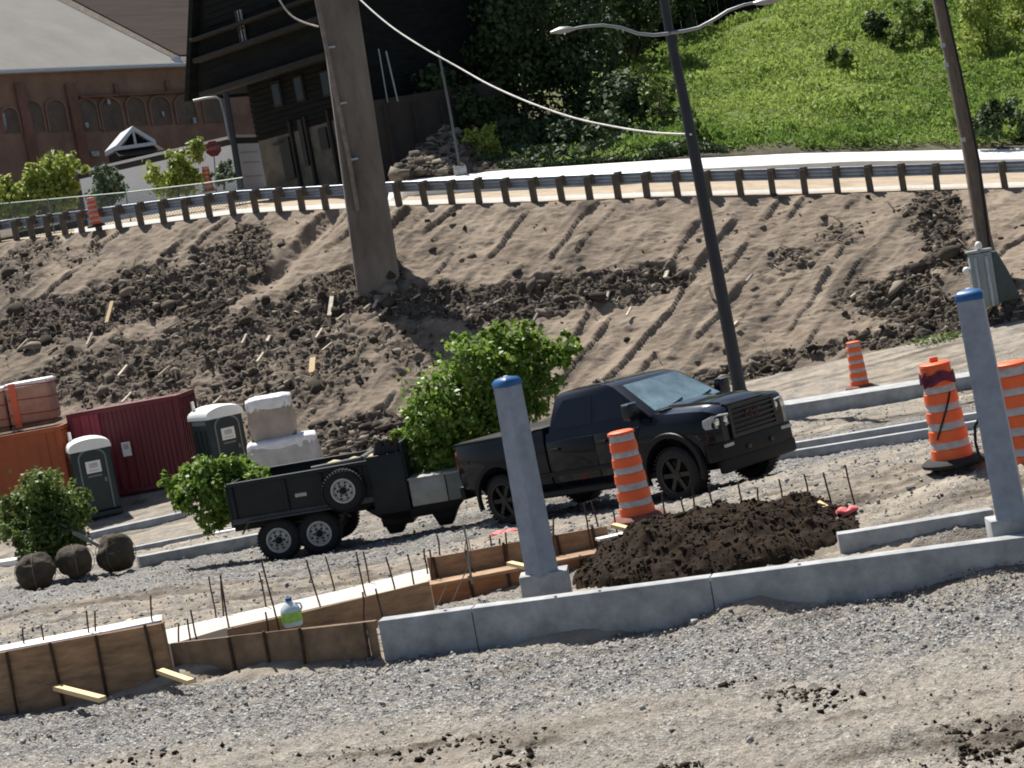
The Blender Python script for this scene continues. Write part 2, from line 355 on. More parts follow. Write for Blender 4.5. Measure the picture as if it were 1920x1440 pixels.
def _phi(r): return np.where(r > 1e-9, r * r * np.log(np.maximum(r, 1e-9)), 0)
_n = len(ctrl); _K = _phi(np.linalg.norm(ctrl[:, None, :2] - ctrl[None, :, :2], axis=2)) + 1.2 * np.eye(_n)
_A = np.zeros((_n + 3, _n + 3)); _A[:_n, :_n] = _K; _A[:_n, _n] = 1; _A[:_n, _n + 1:] = ctrl[:, :2]; _A[_n, :_n] = 1; _A[_n + 1:, :_n] = ctrl[:, :2].T
_w = np.linalg.solve(_A, np.concatenate([ctrl[:, 2], np.zeros(3)]))
def site0(x, y):
    x = np.clip(np.asarray(x, float), -25, 30); y = np.clip(np.asarray(y, float), 6, 62)
    s = _w[_n] + _w[_n + 1] * x + _w[_n + 2] * y
    for k in range(_n): s = s + _w[k] * _phi(np.hypot(x - ctrl[k, 0], y - ctrl[k, 1]))
    return s
_b = W([(0, 860, 60), (300, 860, 58), (600, 860, 55.7), (740, 835, 55.3), (1060, 790, 53.5), (1400, 715, 53), (1500, 690, 53), (1800, 625, 52), (1920, 598, 51.5)])
_t = W([(10, 452, 76), (200, 430, 72), (450, 400, 69.5), (760, 385, 66), (1000, 378, 64), (1225, 370, 62), (1550, 363, 60.5), (1900, 352, 59)])
_s1 = np.concatenate([np.array([[-40, 100, 9.8], [-14, 95, 9.6], [-6, 86, 8.6], [-3.6, 74, 6.9]]), W([(760, 348, 71), (1000, 333, 69), (1250, 318, 67), (1600, 301, 66.5), (1920, 297, 66)])])
_s2 = np.concatenate([np.array([[-40, 103, 9.9], [-14, 98, 9.7], [-6, 89, 8.9], [-3.6, 77, 7.4]]), W([(760, 334, 73.5), (1000, 316, 72), (1250, 300, 70), (1500, 288, 69.5), (1920, 279, 69)])])
_cr = np.concatenate([np.array([[-40, 112, 10], [-14, 108, 10], [-7, 104, 10.2]]), W([(740, 190, 98), (1000, 165, 98), (1180, 108, 98), (1300, 75, 98), (1480, 10, 98), (1600, -40, 99), (1920, -160, 100)])])
def _curve(pts, x, c):
    o = np.argsort(pts[:, 0]); xs, ys = pts[o, 0], pts[o, c]
    v = np.interp(x, xs, ys)
    v = np.where(x > xs[-1], ys[-1] + (np.minimum(x, xs[-1] + 25) - xs[-1]) * (ys[-1] - ys[-2]) / (xs[-1] - xs[-2]), v)
    return v
def yb(x): return _curve(_b, x, 1)
def zb(x): return _curve(_b, x, 2)
def yt(x): return _curve(_t, x, 1)
def zt(x): return _curve(_t, x, 2)
def y1(x): return np.maximum(_curve(_s1, x, 1), yt(x) + 3.5)
def z1(x): return _curve(_s1, x, 2)
def y2(x): return np.maximum(_curve(_s2, x, 1), y1(x) + 2)
def z2(x): return _curve(_s2, x, 2)
def yc(x): return _curve(_cr, x, 1)
def zc(x): return _curve(_cr, x, 2)
def site(x, y):
    s = site0(x, y); b = yb(x)
    return s + (zb(x) - site0(x, b)) * sstep(b - 7, b, y)
def height(x, y):
    x = np.asarray(x, float); y = np.asarray(y, float)
    B, T, S1, S2, Cy = yb(x), yt(x), y1(x), y2(x), yc(x)
    t = np.clip((y - B) / (T - B), 0, 1)
    hb = zb(x) + (zt(x) - zb(x)) * (0.86 * t + 0.14 * t * t * (3 - 2 * t))
    r = np.clip((y - T) / (S1 - T), 0, 1); hr = zt(x) + (z1(x) - 0.42 - zt(x)) * r
    q = np.clip((y - S1) / (S2 - S1), 0, 1); hs = z1(x) + (z2(x) - z1(x)) * q
    k = np.clip((y - S2) / (Cy - S2), 0, 1); hh = z2(x) + (zc(x) - z2(x)) * k + np.maximum(y - Cy, 0) * 0.10
    return np.where(y < B, site(x, y), np.where(y < T, hb, np.where(y < S1, hr, np.where(y < S2, hs, hh))))
def G(px, py, lo=9.0, hi=130.0):
    """first point of the ground along the line of sight through a photo pixel"""
    v = _fw + CR * (px - 960) / F - CU * (py - 720) / F
    ds = np.geomspace(lo, hi, 700); q = CC + ds[:, None] * v
    g = q[:, 2] - height(q[:, 0], q[:, 1]); k = np.argmax(g < 0)
    if g[k] >= 0: return CC + hi * v
    a, b = ds[max(k - 1, 0)], ds[k]
    for _ in range(24):
        m_ = (a + b) / 2; p = CC + m_ * v
        if p[2] < height(p[0], p[1]): b = m_
        else: a = m_
    return CC + b * v
def hz(x, y): return float(height(x, y))
def blobs(spec):
    out = []
    for (px, py, rx, ry, wt) in spec:
        c = G(px, py); d = PX(c)[2]; out.append((c, rx * d / F, ry * d / F, wt))
    return out

# ---- site ground: one sheet, fine where the camera looks
uc = np.concatenate([-np.geomspace(8, 0.4, 14), np.linspace(-0.37, 0.37, 420), np.geomspace(0.4, 8, 14)])
rows = np.concatenate([[-60, -20, 0, 5, 9, 11], np.geomspace(12.0, 26.0, 330), np.geomspace(26.1, 47.0, 130), np.linspace(47.3, 1, 1)[1:]])
X = uc[None, :] * np.maximum(rows, 8)[:, None]; Y = np.repeat(rows[:, None], len(uc), 1)
# the last rows run up to the foot of the bank
tail = np.linspace(0.06, 1, 26)
Xt = np.repeat(X[-1:], len(tail), 0); Yt = Y[-1:] + tail[:, None] * (yb(Xt) - Y[-1:])
X = np.vstack([X, Xt]); Y = np.vstack([Y, Yt])
Z = site(X, Y)
def zone(spec, X, Y, Zz=None, vertical=False, soft=0.45):
    s = np.zeros_like(X)
    for (c, rx, ry, wt) in spec:
        if vertical: d = np.hypot((X - c[0]) / rx, (Zz - c[2]) / ry)
        else: d = np.hypot((X - c[0]) / rx, (Y - c[1]) / ry)
        s = np.maximum(s, wt * (1 - sstep(1 - soft, 1 + soft, d)))
    return s
def gblobs(spec):      # ground patches: radii across in metres, along in metres
    return [(G(px, py), rx, ry, wt) for (px, py, rx, ry, wt) in spec]
wallx = np.array([-6.2, -4.4, -1.9, 0, 4.5, 8]); wally = np.array([20.45, 20.3, 19.75, 19.15, 18.0, 17.1])
fy = np.interp(X, wallx, wally)
front = sstep(0.0, 0.4, fy - Y)
n1 = fbm(X * 0.9, Y * 0.9, 3, 5); n2 = fbm(X * 6, Y * 6, 9, 4, 0.6)
# gravel: heaped along the wall foot, thinner towards the camera; a gravel lane under the trailer and truck
gv = front * np.clip(1.15 - sstep(1.3, 3.6, fy - Y + n1 * 1.8) * 0.62 + n1 * .35, 0, 1)
lane = sstep(27.2, 28.6, Y + n1 * 1.2 - 0.12 * X) * (1 - sstep(33.8, 35.2, Y + n1))
lane = np.maximum(lane, zone(gblobs([(1700, 800, 4, 2.2, 1), (150, 1085, 3.2, 1.6, 1), (330, 1060, 3, 1.3, 1)]), X, Y))
gv = np.clip(np.maximum(gv, lane * (Y > 21)), 0, 1) * np.clip(0.85 + n2 * 0.5, 0, 1)
dk = zone(gblobs([(800, 1402, 0.8, 0.10, .9), (1000, 1398, .3, .12, .9), (1500, 1290, 0.35, .12, .7), (1880, 1385, .45, .3, .95), (1800, 1400, .35, .12, .8), (960, 1435, .3, .1, .9), (1540, 1350, .5, .07, .6), (1690, 1330, .6, .06, .5),
        (1350, 1275, .35, .06, .55), (220, 1425, .6, .12, .5), (1830, 1300, .5, .06, .6), (1650, 1420, .5, .07, .6), (1560, 1150, .6, .10, .6), (1850, 1110, .5, .2, .55), (1180, 1215, .5, .1, .5),
        (100, 1135, 1.6, .25, .35), (330, 1100, 1.2, .2, .35), (1600, 905, 1.4, .3, .5), (1700, 890, 1.5, .4, .5)]), X, Y, soft=.7) * np.clip(0.75 + n2 * 1.6 + n1, 0, 1)
ruts = fbm(X * 0.25 + 3, Y * 3.0 - X * 0.5, 21, 4)
dk = np.clip(dk + front * sstep(0.18, 0.6, ruts) * 0.45 + (Y > 35) * 0.35 * sstep(0.0, 0.5, fbm(X * .8, Y * 2.2, 31, 4)), 0, 1)
gv = np.maximum(gv, (Y > fy + .3) * np.clip(.32 + n1 * .5 + n2 * .8, 0, .75))
ruts2 = fbm(X * .28 + 9, Y * 2.4 - X * .35, 23, 5, .6) * (1 - front)
dk = np.clip(dk + (1 - front) * sstep(.0, .5, ruts2) * .75 + sstep(.1, .6, n1) * .18, 0, 1)
near = sstep(45, 25, Y)
heap = zone([(PZ(1395, 1140, 0.05), 0.45, 0.35, 1), (PZ(1890, 1065, .1), .7, .35, .8), (PZ(1100, 1180, 0), .5, .25, .5), (PZ(560, 1240, 0), .9, .3, .6), (PZ(380, 1270, 0), .5, .3, .7), (PZ(1170, 1170, 0), .25, .2, .7)], X, Y, soft=.8)
Zd = Z + n1 * 0.05 + n2 * 0.030 * (0.5 + gv) + ruts * 0.05 * front + heap * 0.17 + dk * 0.02 - ruts2 * .11 * (Y < 50)
Zd = Zd + near * 0.028 * fbm(X * 22, Y * 22, 40, 3, 0.7) * (0.7 + gv)
edge = sstep(-0.1, -2.0, Y - yb(X)); Zd = Z + (Zd - Z) * edge
nr, ncol = X.shape
def gridfaces(nr, nc):
    i = np.arange(nr * nc).reshape(nr, nc)
    return np.stack([i[:-1, :-1].ravel(), i[:-1, 1:].ravel(), i[1:, 1:].ravel(), i[1:, :-1].ravel()], 1)
o = np_mesh('ground', np.stack([X.ravel(), Y.ravel(), Zd.ravel()], 1), gridfaces(nr, ncol), M['ground'], smooth=True, attrs={'grav': gv.ravel(), 'dark': dk.ravel()})
tag(o, kind='structure')

# ---- the bank below the road
bx = np.concatenate([np.linspace(-60, -21, 30), np.linspace(-20.9, 20, 520), np.linspace(20.2, 70, 40)])
bs = np.linspace(0, 1, 300)
X = np.repeat(bx[None], len(bs), 0); S = np.repeat(bs[:, None], len(bx), 1)
Y = yb(X) + (yt(X) - yb(X)) * S
Z = height(X, Y - 1e-6 * (S > .999)); Z[-1] = zt(bx); Z[0] = zb(bx)
CHURN = blobs([(120, 600, 210, 60, 1), (330, 540, 170, 55, 1), (470, 470, 70, 45, .9), (40, 520, 60, 60, .7), (200, 700, 260, 70, .75), (420, 640, 180, 70, .8), (480, 760, 190, 60, .55), (590, 690, 120, 90, .6),
               (620, 560, 110, 45, .9), (720, 540, 60, 40, .9), (800, 560, 90, 35, .95), (940, 565, 110, 40, .95), (1080, 545, 110, 35, 1), (1190, 525, 70, 26, 1), (1490, 480, 70, 28, .42), (1560, 440, 60, 25, .38),
               (1620, 540, 60, 45, .4), (1720, 560, 80, 75, 1), (1780, 480, 50, 60, .9), (1740, 410, 60, 40, .7), (1680, 630, 90, 25, .9), (1520, 655, 90, 14, .9), (1350, 705, 130, 16, .85), (1900, 580, 50, 60, .8), (680, 820, 110, 35, .8), (150, 390 + 90, 60, 20, .4), (760, 650, 70, 60, .45)])
n1 = fbm(X * 0.7, Z * 1.4, 51, 5, .6); n2 = fbm(X * 3.0, Z * 5.0, 57, 4, .65); n3 = fbm(X * 9, Z * 13, 58, 3, .7)
ch = np.zeros_like(X)
for (c, rx, ry, wt) in CHURN:
    d = np.hypot((X - c[0]) / rx, (Z - c[2]) / ry) + n1 * 0.9
    ch = np.maximum(ch, wt * (1 - sstep(0.72, 1.12, d)))
q = 0.686 * X - 0.727 * Y
qq = q / 0.80 + fbm(X * .10, Z * .2, 61, 2) * 1.5 + fbm(X * .35, Z * .35, 64, 2) * .9 + fbm(X * .9, Z * .9, 62, 3) * .16 + fbm(X * 4, Z * 4, 63, 2) * .06
fr = qq - np.floor(qq); lane_id = np.floor(qq)
amp = 0.03 + 0.11 * (np.sin(lane_id * 12.9898) * 43758.5453 % 1.0)
gro = amp * (fr ** 2.2) * (1 - sstep(0.96, 1.0, fr)) * sstep(-.1, .3, fbm(X * .5 + lane_id * 3.1, Z * .7, 66, 2))
cuts = 0.10 * sstep(0.15, 0.5, fbm(X * 1.4 - Z * .8, Z * 2.4 + X * .5, 71, 3))        # small broken lips
n4 = fbm(X * 6 + Z * 3, Z * 16, 59, 3, .7); along = .727 * X + .686 * Y; stre = fbm(q * 2.4, along * .35, 65, 4, .65)
Dn = (1 - ch) * (gro * 1.35 + n1 * 0.06 + cuts * .55 + n2 * 0.03 + n4 * .014 + stre * .035) + ch * (n1 * 0.28 + n2 * 0.20 + np.abs(n3) * 0.16 + n4 * .10 - 0.05) + n3 * .025
big = fbm(X * .22, Z * .35, 77, 3); Dn = Dn + big * 0.22 + fbm(X * 2.2, Z * 3.4, 78, 4, .65) * .06 * (1 - ch)
# a rut where a machine slid down beside the concrete pylon
rut = G(560, 465); dr = np.abs((X - rut[0]) * 0.55 - (Z - rut[2]) * 0.83); al = (X - rut[0]) * .83 + (Z - rut[2]) * .55
Dn = Dn - 0.35 * np.exp(-(dr / .28) ** 2) * (1 - sstep(1.3, 2.4, np.abs(al)))
fade = sstep(0, .03, S) * (1 - sstep(.965, 1, S)); Dn = Dn * fade
nrm = np.array([0, -0.5, 0.866])
V = np.stack([X + 0 * X, Y + nrm[1] * Dn, Z + nrm[2] * Dn], -1)
tone = (np.sin(lane_id * 78.233) * 43758.5453) % 1.0
dk = np.clip((1 - ch) * .55 * sstep(.08, .55, stre) + (1 - ch) * .30 * tone * sstep(-.3, .2, n1 + .2) + ch * (0.92 + n2 * .5) + (1 - ch) * sstep(.25, .6, n1 + big * .5) * .35 + (1 - sstep(0, .09, S)) * .5, 0, 1)
bank_gv = np.clip(ch * 0.18 * sstep(0.1, .4, n2), 0, 1)
o = np_mesh('bank', V.reshape(-1, 3), gridfaces(len(bs), len(bx)), M['bank'], smooth=True, attrs={'grav': bank_gv.ravel(), 'dark': dk.ravel()})
tag(o, kind='structure')
BANK = (X, Y, Z, Dn, ch, S)

# ---- road and hill
def strip(name, ya, yb_, m, xs, n, zf, rough=0.0, seed=1, skirt=None, attrs_f=None):
    S = np.linspace(0, 1, n); X = np.repeat(xs[None], n, 0); Sg = np.repeat(S[:, None], len(xs), 1)
    Y = ya(X) + (yb_(X) - ya(X)) * Sg; Z = zf(X, Y, Sg)
    Z = Z + rough * fbm(X * .6, Y * .6, seed, 5) * sstep(0, .05, Sg) * (1 - sstep(.95, 1, Sg))
    at = attrs_f(X, Y, Z) if attrs_f else {'grav': 0 * X.ravel(), 'dark': 0 * X.ravel()}
    o = np_mesh(name, np.stack([X.ravel(), Y.ravel(), Z.ravel()], 1), gridfaces(n, len(xs)), m, smooth=True, attrs=at)
    return tag(o, kind='structure')
rx_ = np.concatenate([np.linspace(-60, -24, 12), np.linspace(-23, 24, 160), np.linspace(26, 70, 14)])
strip('road', yt, y1, M['road'], rx_, 30, lambda X, Y, S: zt(X) + (z1(X) - .42 - zt(X)) * S, 0.06, 81)
HX = np.concatenate([np.linspace(-120, -32, 14), np.linspace(-30, 34, 220), np.linspace(37, 120, 14)])
HY = np.linspace(0, 1, 110)
X = np.repeat(HX[None], 110, 0); Sg = np.repeat(HY[:, None], len(HX), 1)
Y = y2(X) + (230 - y2(X)) * Sg ** 1.9
Z = height(X, Y + 1e-5) + 0.35 * fbm(X * .35, Y * .35, 91, 5) * sstep(0, .02, Sg)
Z = np.where(Y > yc(X) + 25, Z + (Y - yc(X) - 25) * 0.25, Z)
pz = np.array(PX(np.stack([X.ravel(), Y.ravel(), Z.ravel()], 1))[:2]) if False else None
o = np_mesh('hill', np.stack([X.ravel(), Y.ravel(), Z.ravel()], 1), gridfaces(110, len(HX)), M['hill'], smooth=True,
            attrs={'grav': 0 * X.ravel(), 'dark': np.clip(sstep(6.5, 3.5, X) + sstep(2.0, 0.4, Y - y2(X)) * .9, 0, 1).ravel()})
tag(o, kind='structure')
# sidewalk beyond the road: sloping slab with a kerb face
sx = np.linspace(-3.55, 40, 80); mb = MB(); loops = []
for x in sx:
    a, b = float(y1(x)), float(y2(x)); za, zb_ = float(z1(x)), float(z2(x))
    loops.append([(x, a, za - .5), (x, a, za - .03), (x, a + .04, za), (x, b + .02, zb_ + .012), (x, b + .02, zb_ - .5)])
mb.loft(loops); tag(mb.build('sidewalk', M['conc_w'], smooth=40), kind='structure')
# kerb on the bank side of the road, with a face sloped back to catch the sun
mb = MB(); loops = []
for x in np.linspace(-16, 40, 90):
    a = float(yt(x)) + .55; z = float(zt(x)); loops.append([(x, a - .25, z - .25), (x, a, z + .02), (x, a + .22, z + .2), (x, a + .42, z + .2), (x, a + .42, z - .25)])
mb.loft(loops); tag(mb.build('kerb', M['conc_w'], smooth=40), kind='structure')

# ------------------------------------------------------------------ low concrete walls and formwork
def wall_between(name, label, cat, tops, thick, hgt, m, group=None, panels=None, z=None, bevel=0.012, kind=None, rough_bottom=0):
    """straight low wall whose near top edge runs through the world points tops"""
    a, b = Vector(tops[0]), Vector(tops[-1]); mid = (a + b) / 2
    n = Vector((-(b - a).y, (b - a).x, 0)).normalized()
    if n.y < 0: n = -n
    mb = MB()
    for p, q_ in zip(tops[:-1], tops[1:]):
        p, q_ = Vector(p) - mid, Vector(q_) - mid
        mb.prism([p, q_, q_ - Vector((0, 0, hgt)), p - Vector((0, 0, hgt))], n * thick)
    o = mb.build(name, m, bevel=bevel); o.location = mid
    return tag(o, label, cat, group, kind)
WZ = 0.42
# main front wall, cast in two lengths with a construction joint
p = [PZ(707, 1165, WZ), PZ(883, 1141, WZ), PZ(1330, 1083, WZ), PZ(1990, 998, WZ)]
wt = thing('concrete_wall', 'long low grey concrete wall beside the gravel, nearest of the low walls', 'wall', tuple(p[0]))
for a, b in zip(p[:-1], p[1:]):
    a_ = Vector(a - p[0]); b_ = Vector(b - p[0]); dirn = (b_ - a_).normalized(); n = Vector((-dirn.y, dirn.x, 0)) * 0.2
    mb = MB(); a_ += dirn * .004; b_ -= dirn * .004
    mb.prism([a_, b_, b_ - Vector((0, 0, .75)), a_ - Vector((0, 0, .75))], n)
    mb.build('wall_length', M['conc'], wt, bevel=0.012)
mb = MB()
for px, py in [(835, 1147), (1042, 1121), (1125, 1110), (1500, 1061)]:
    q_ = PZ(px, py, WZ) - p[0]; mb.box((q_[0], q_[1] + .05, q_[2] + .008), (.03, .03, .02))
mb.build('form_tie', M['galv'], wt)
# back wall of the planter, right
p = [PZ(1570, 1002, .42), PZ(1600, 998, .42), PZ(1862, 955, .42)]
wall_between('concrete_wall', 'short low concrete wall running from the soil pile to the right grey post', 'wall', p, .18, .5, M['conc'])
# walls beyond the truck
def pw(l, d0, d1):
    x0, x1 = l[0][0], l[-1][0]
    return [P(x, y, d0 + (d1 - d0) * (x - x0) / (x1 - x0)) for x, y in l]
def pg(l, face):      # a wall whose face shows this many photo pixels above the ground in front of it
    return [P(x, y, PX(G(x, y + face))[2]) for x, y in l]
wall_between('concrete_wall', 'wide topped pale concrete wall behind the truck hood, tallest in the row', 'wall', pw([(1440, 765), (1990, 678)], 40.8, 40.0), 1.0, .85, M['conc'])
wall_between('concrete_wall', 'thin pale concrete kerb wall, upper of the two beside the truck bumper', 'wall', pw([(1455, 836), (1990, 748)], 34.4, 33.6), .2, .7, M['conc'])
wall_between('concrete_wall', 'thin pale concrete kerb wall, lower of the two beside the truck bumper', 'wall', pw([(1440, 853), (1990, 764)], 32.6, 31.8), .16, .62, M['conc'])
wall_between('concrete_wall', 'pale concrete kerb wall in front of the red container and toilet', 'wall', pg([(60, 1023), (345, 960)], 13), .35, .6, M['conc'])
wall_between('concrete_wall', 'pale concrete kerb between root ball and trailer tail', 'wall', pg([(240, 1028), (480, 980)], 9), .2, .6, M['conc'])
wall_between('concrete_wall', 'bluish concrete kerb running behind the trailer wheels to the rightmost root ball', 'wall', pg([(262, 1044), (560, 987)], 24), .25, .55, M['conc'])
wall_between('concrete_wall', 'short concrete kerb piece just left of the trailer tailgate', 'wall', pg([(398, 1000), (490, 983)], 8), .2, .4, M['conc_w'])
wall_between('concrete_wall', 'small pale kerb end at the left edge beside the root balls', 'wall', pg([(-40, 1060), (58, 1045)], 10), .5, .4, M['conc_w'])

def formwork(name, label, tops, h, m, seams, group, thick=0.019, stake=True, lean=0.0, waler=True):
    """plywood panels between upright steel stakes; tops = world points of the near top edge, seams = fractions"""
    a, b = Vector(tops[0]), Vector(tops[-1]); d = b - a; n = Vector((-d.y, d.x, 0)).normalized()
    if n.y < 0: n = -n
    t = thing(name, label, 'formwork', a, group=group)
    prev = 0.0; cuts = list(seams) + [1.0]
    for k, s in enumerate(cuts):
        if s - prev < 1e-3: continue
        p0 = d * (prev + .002) ; p1 = d * (s - .002); dz = random.uniform(-.008, .008); oo = n * random.uniform(0, .008)
        mb = MB(); mb.prism([p0 + oo + Vector((0, 0, dz)), p1 + oo + Vector((0, 0, dz)), p1 + oo - Vector((0, 0, h)), p0 + oo - Vector((0, 0, h))], n * thick)
        mb.build('panel', m, t); prev = s
    for s in seams:
        q_ = d * s - n * .022
        mb = MB(); mb.tube([q_ + Vector((0, 0, random.uniform(.0, .04))), q_ + Vector((random.uniform(-.02, .03), 0, -h - .05))], .018, 6); mb.build('stake', M['stake'], t)
    if waler:
        mb = MB(); q0 = d * .0 + n * (thick + .03) + Vector((0, 0, -.05)); q1 = d + n * (thick + .03) + Vector((0, 0, -.05))
        mb.prism([q0 + n * -.02 + Vector((0, 0, .045)), q1 + n * -.02 + Vector((0, 0, .045)), q1 - n * .02 - Vector((0, 0, .04)), q0 - n * .02 - Vector((0, 0, .04))], n * .04); mb.build('waler', M['ply_dark'], t)
    return t
FG = 'plywood formwork panels of the planter'
ZA = 0.68
a0, a1 = PZ(-60, 1235, ZA), PZ(303, 1168, ZA)
formwork('plywood_formwork', 'tall brown plywood formwork at the lower left corner', [a0, a1], 0.82, M['ply'], [.20, .425, .66, .915], FG)
# its short return on the right
t = thing('plywood_formwork', 'narrow plywood end board closing the tall left formwork', 'formwork', tuple(a1), group=FG)
q_ = Vector(P(318, 1190, 21.4) - a1); MB().prism([(0.004, .0, 0), (q_.x, .5, 0), (q_.x, .5, -.8), (0.004, 0, -.8)], (.02, 0, 0)).build('panel', M['ply_dark'], t)
b0, b1 = PZ(318, 1207, WZ), PZ(702, 1164, WZ + .005)
formwork('plywood_formwork', 'low dark plywood formwork joined to the left end of the front concrete wall', [b0, b1], 0.62, M['ply_dark'], [.30, .475, .65, .955], FG)
# concrete footing top (pale slab) behind
def slab(name, label, px, z, th, m):
    pts = [PZ(x, y, z) for x, y in px]; c = np.mean(pts, 0)
    mb = MB(); mb.prism([tuple(q_ - c) for q_ in pts], (0, 0, -th)); o = mb.build(name, m, bevel=.008); o.location = c
    return tag(o, label, 'footing')
slab('concrete_footing', 'pale concrete footing slab inside the formwork behind the water jug', [(303, 1182), (640, 1106), (830, 1058), (830, 1084), (545, 1150), (420, 1178), (306, 1212)], .33, .5, M['slab'])
slab('concrete_footing', 'thin bluish concrete strip just behind the tall left formwork', [(-60, 1222), (200, 1172), (303, 1152), (303, 1162), (200, 1183), (-60, 1231)], .66, .8, M['conc_w'])
# boards shading the slab's near edge
a0, a1 = P(425, 1180, 20.75), P(560, 1150, 20.9)
wall_between('edge_board', 'brown edge board along the pale footing left of the water jug', 'board', [a0, a1], .03, .3, M['ply'], bevel=0)
a0, a1 = P(560, 1150, 20.9), P(805, 1090, 21.4)
wall_between('edge_board', 'brown edge board along the pale footing right of the water jug', 'board', [a0, a1], .03, .35, M['ply'], bevel=0)
# centre formwork: upper course and rusty lower course
c0, c1 = P(800, 1047, 22.3), P(1000, 1011, 22.3)
formwork('plywood_formwork', 'upper plywood formwork course left of the near grey post', [c0, c1], 0.32, M['ply'], [.06, .37, .72], FG)
c0, c1 = P(1002, 1010, 22.3), P(1138, 986, 22.3)
formwork('plywood_formwork', 'upper plywood formwork course right of the near grey post', [c0, c1], 0.32, M['ply'], [.30, .80], FG)
c0, c1 = P(800, 1100, 21.95), P(1010, 1060, 21.95)
formwork('plywood_formwork', 'rusty red lower formwork course left of the near grey post', [c0, c1], 0.55, M['ply_rust'], [.38, .72], FG, waler=False)
c0, c1 = P(1012, 1060, 21.95), P(1150, 1034, 21.95)
formwork('plywood_formwork', 'rusty red lower formwork course between near grey post and soil pile', [c0, c1], 0.55, M['ply_rust'], [.55], FG, waler=False)
# ledge between the courses
wall_between('ledge_board', 'narrow brown ledge board between the two formwork courses', 'board', [P(800, 1098, 21.9), P(1150, 1031, 21.9)], .40, .035, M['ply'], bevel=0)
# back formwork right of the soil pile
c0, c1 = P(1395, 967, 22.0), P(1545, 931, 22.0)
formwork('plywood_formwork', 'dark low formwork board behind the right end of the soil pile', [c0, c1], 0.16, M['ply_rust'], [.5], FG, waler=False)

# rebar: one object each
def rebar(bx_, by, tx, ty, d, label, group, hooked=False):
    b = P(bx_, by + 14, d); t_ = P(tx, ty, d)
    pts = [Vector((0, 0, 0))]; v = Vector(t_ - b)
    for k in (.35, .7, 1): pts.append(v * k + Vector((random.uniform(-.008, .008), random.uniform(-.01, .01), 0)))
    mb = MB(); mb.tube(pts, .0105, 6); o = mb.build('rebar', M['rebar'], smooth=60); o.location = b
    return tag(o, label, 'rebar', group)
ORD = ['first', 'second', 'third', 'fourth', 'fifth', 'sixth', 'seventh', 'eighth', 'ninth', 'tenth', 'eleventh']
def rebar_row(rows, where, group):
    for k, r_ in enumerate(sorted(rows, key=lambda a: a[2])): rebar(*r_, 'thin rusty rebar, %s from the left %s' % (ORD[k], where), group)
RA = [(50, 1220, 42, 1178, 21.05), (90, 1225, 76, 1173, 21.05), (170, 1192, 161, 1145, 21.0), (181, 1192, 178, 1146, 21.0), (288, 1166, 281, 1117, 21.0)]
rebar_row(RA, 'above the tall left formwork', 'rebars over the tall left formwork')
RB = [(335, 1200, 334, 1169, 20.9), (357, 1202, 352, 1160, 20.9), (372, 1196, 358, 1143, 20.9), (503, 1180, 499, 1147, 20.6), (683, 1162, 681, 1110, 20.4), (720, 1152, 704, 1104, 20.4), (433, 1180, 414, 1079, 20.9), (525, 1172, 490, 1047, 20.8)]
rebar_row(RB, 'along the low formwork by the water jug', 'rebars along the low formwork')
RC = [(407, 1157, 392, 1081, 22.6), (420, 1150, 413, 1078, 22.6), (500, 1133, 486, 1073, 22.6), (612, 1160, 575, 1050, 21.6), (630, 1103, 609, 1043, 23.0), (690, 1122, 667, 1034, 22.0), (694, 1092, 682, 1034, 23.0), (745, 1112, 724, 1044, 22.0), (782, 1106, 764, 1039, 22.0)]
rebar_row(RC, 'along the pale footing slab', 'rebars along the footing slab')
RD = [(802, 1062, 794, 1028, 22.35), (812, 1095, 806, 1030, 22.2), (828, 1040, 819, 1003, 22.6), (922, 1032, 919, 1003, 22.4), (940, 1030, 937, 1010, 22.4), (955, 1078, 948, 998, 22.2), (1042, 1062, 1037, 970, 22.2), (1112, 1032, 1095, 944, 22.2), (1130, 1000, 1108, 940, 22.4), (1160, 1010, 1150, 958, 22.4), (980, 1035, 975, 1005, 22.4)]
rebar_row(RD, 'at the upper formwork around the near grey post', 'rebars at the centre formwork')
RE = [(1248, 960, 1241, 925, 22.4), (1283, 955, 1276, 933, 22.4), (1304, 957, 1300, 912, 22.4), (1340, 957, 1329, 910, 22.3), (1398, 960, 1384, 905, 22.2), (1425, 955, 1420, 915, 22.2), (1473, 948, 1460, 898, 22.1), (1522, 946, 1509, 889, 22.0), (1562, 947, 1545, 886, 22.0), (1606, 945, 1584, 872, 21.9)]
rebar_row(RE, 'behind the dark soil pile', 'rebars behind the soil pile')
# bent tie wire on the twisted bar, with rag-like loops
mb = MB(); d = 21.7
mb.tube([P(886, 1095, d), P(880, 1060, d), P(876, 1020, d), P(869, 984, d)], .012, 6)
mb.tube([P(868, 990, d), P(874, 1010, d - .02), P(871, 1035, d), P(878, 1062, d - .03), P(860, 1100, d), P(848, 1128, d)], .007, 5)
mb.tube([P(838, 1095, d), P(826, 1122, d - .05), P(814, 1145, d)], .007, 5)
mb.tube([P(878, 1010, d), P(884, 1040, d + .02), P(880, 1085, d)], .006, 5)
c = P(870, 1060, d); mb.v = [tuple(np.array(v) - c) for v in mb.v]
o = mb.build('tie_wire_bundle', M['grey_wood'], smooth=60); o.location = c; tag(o, 'pale bent wire and twig tangle tied to a bar left of the near post', 'wire')

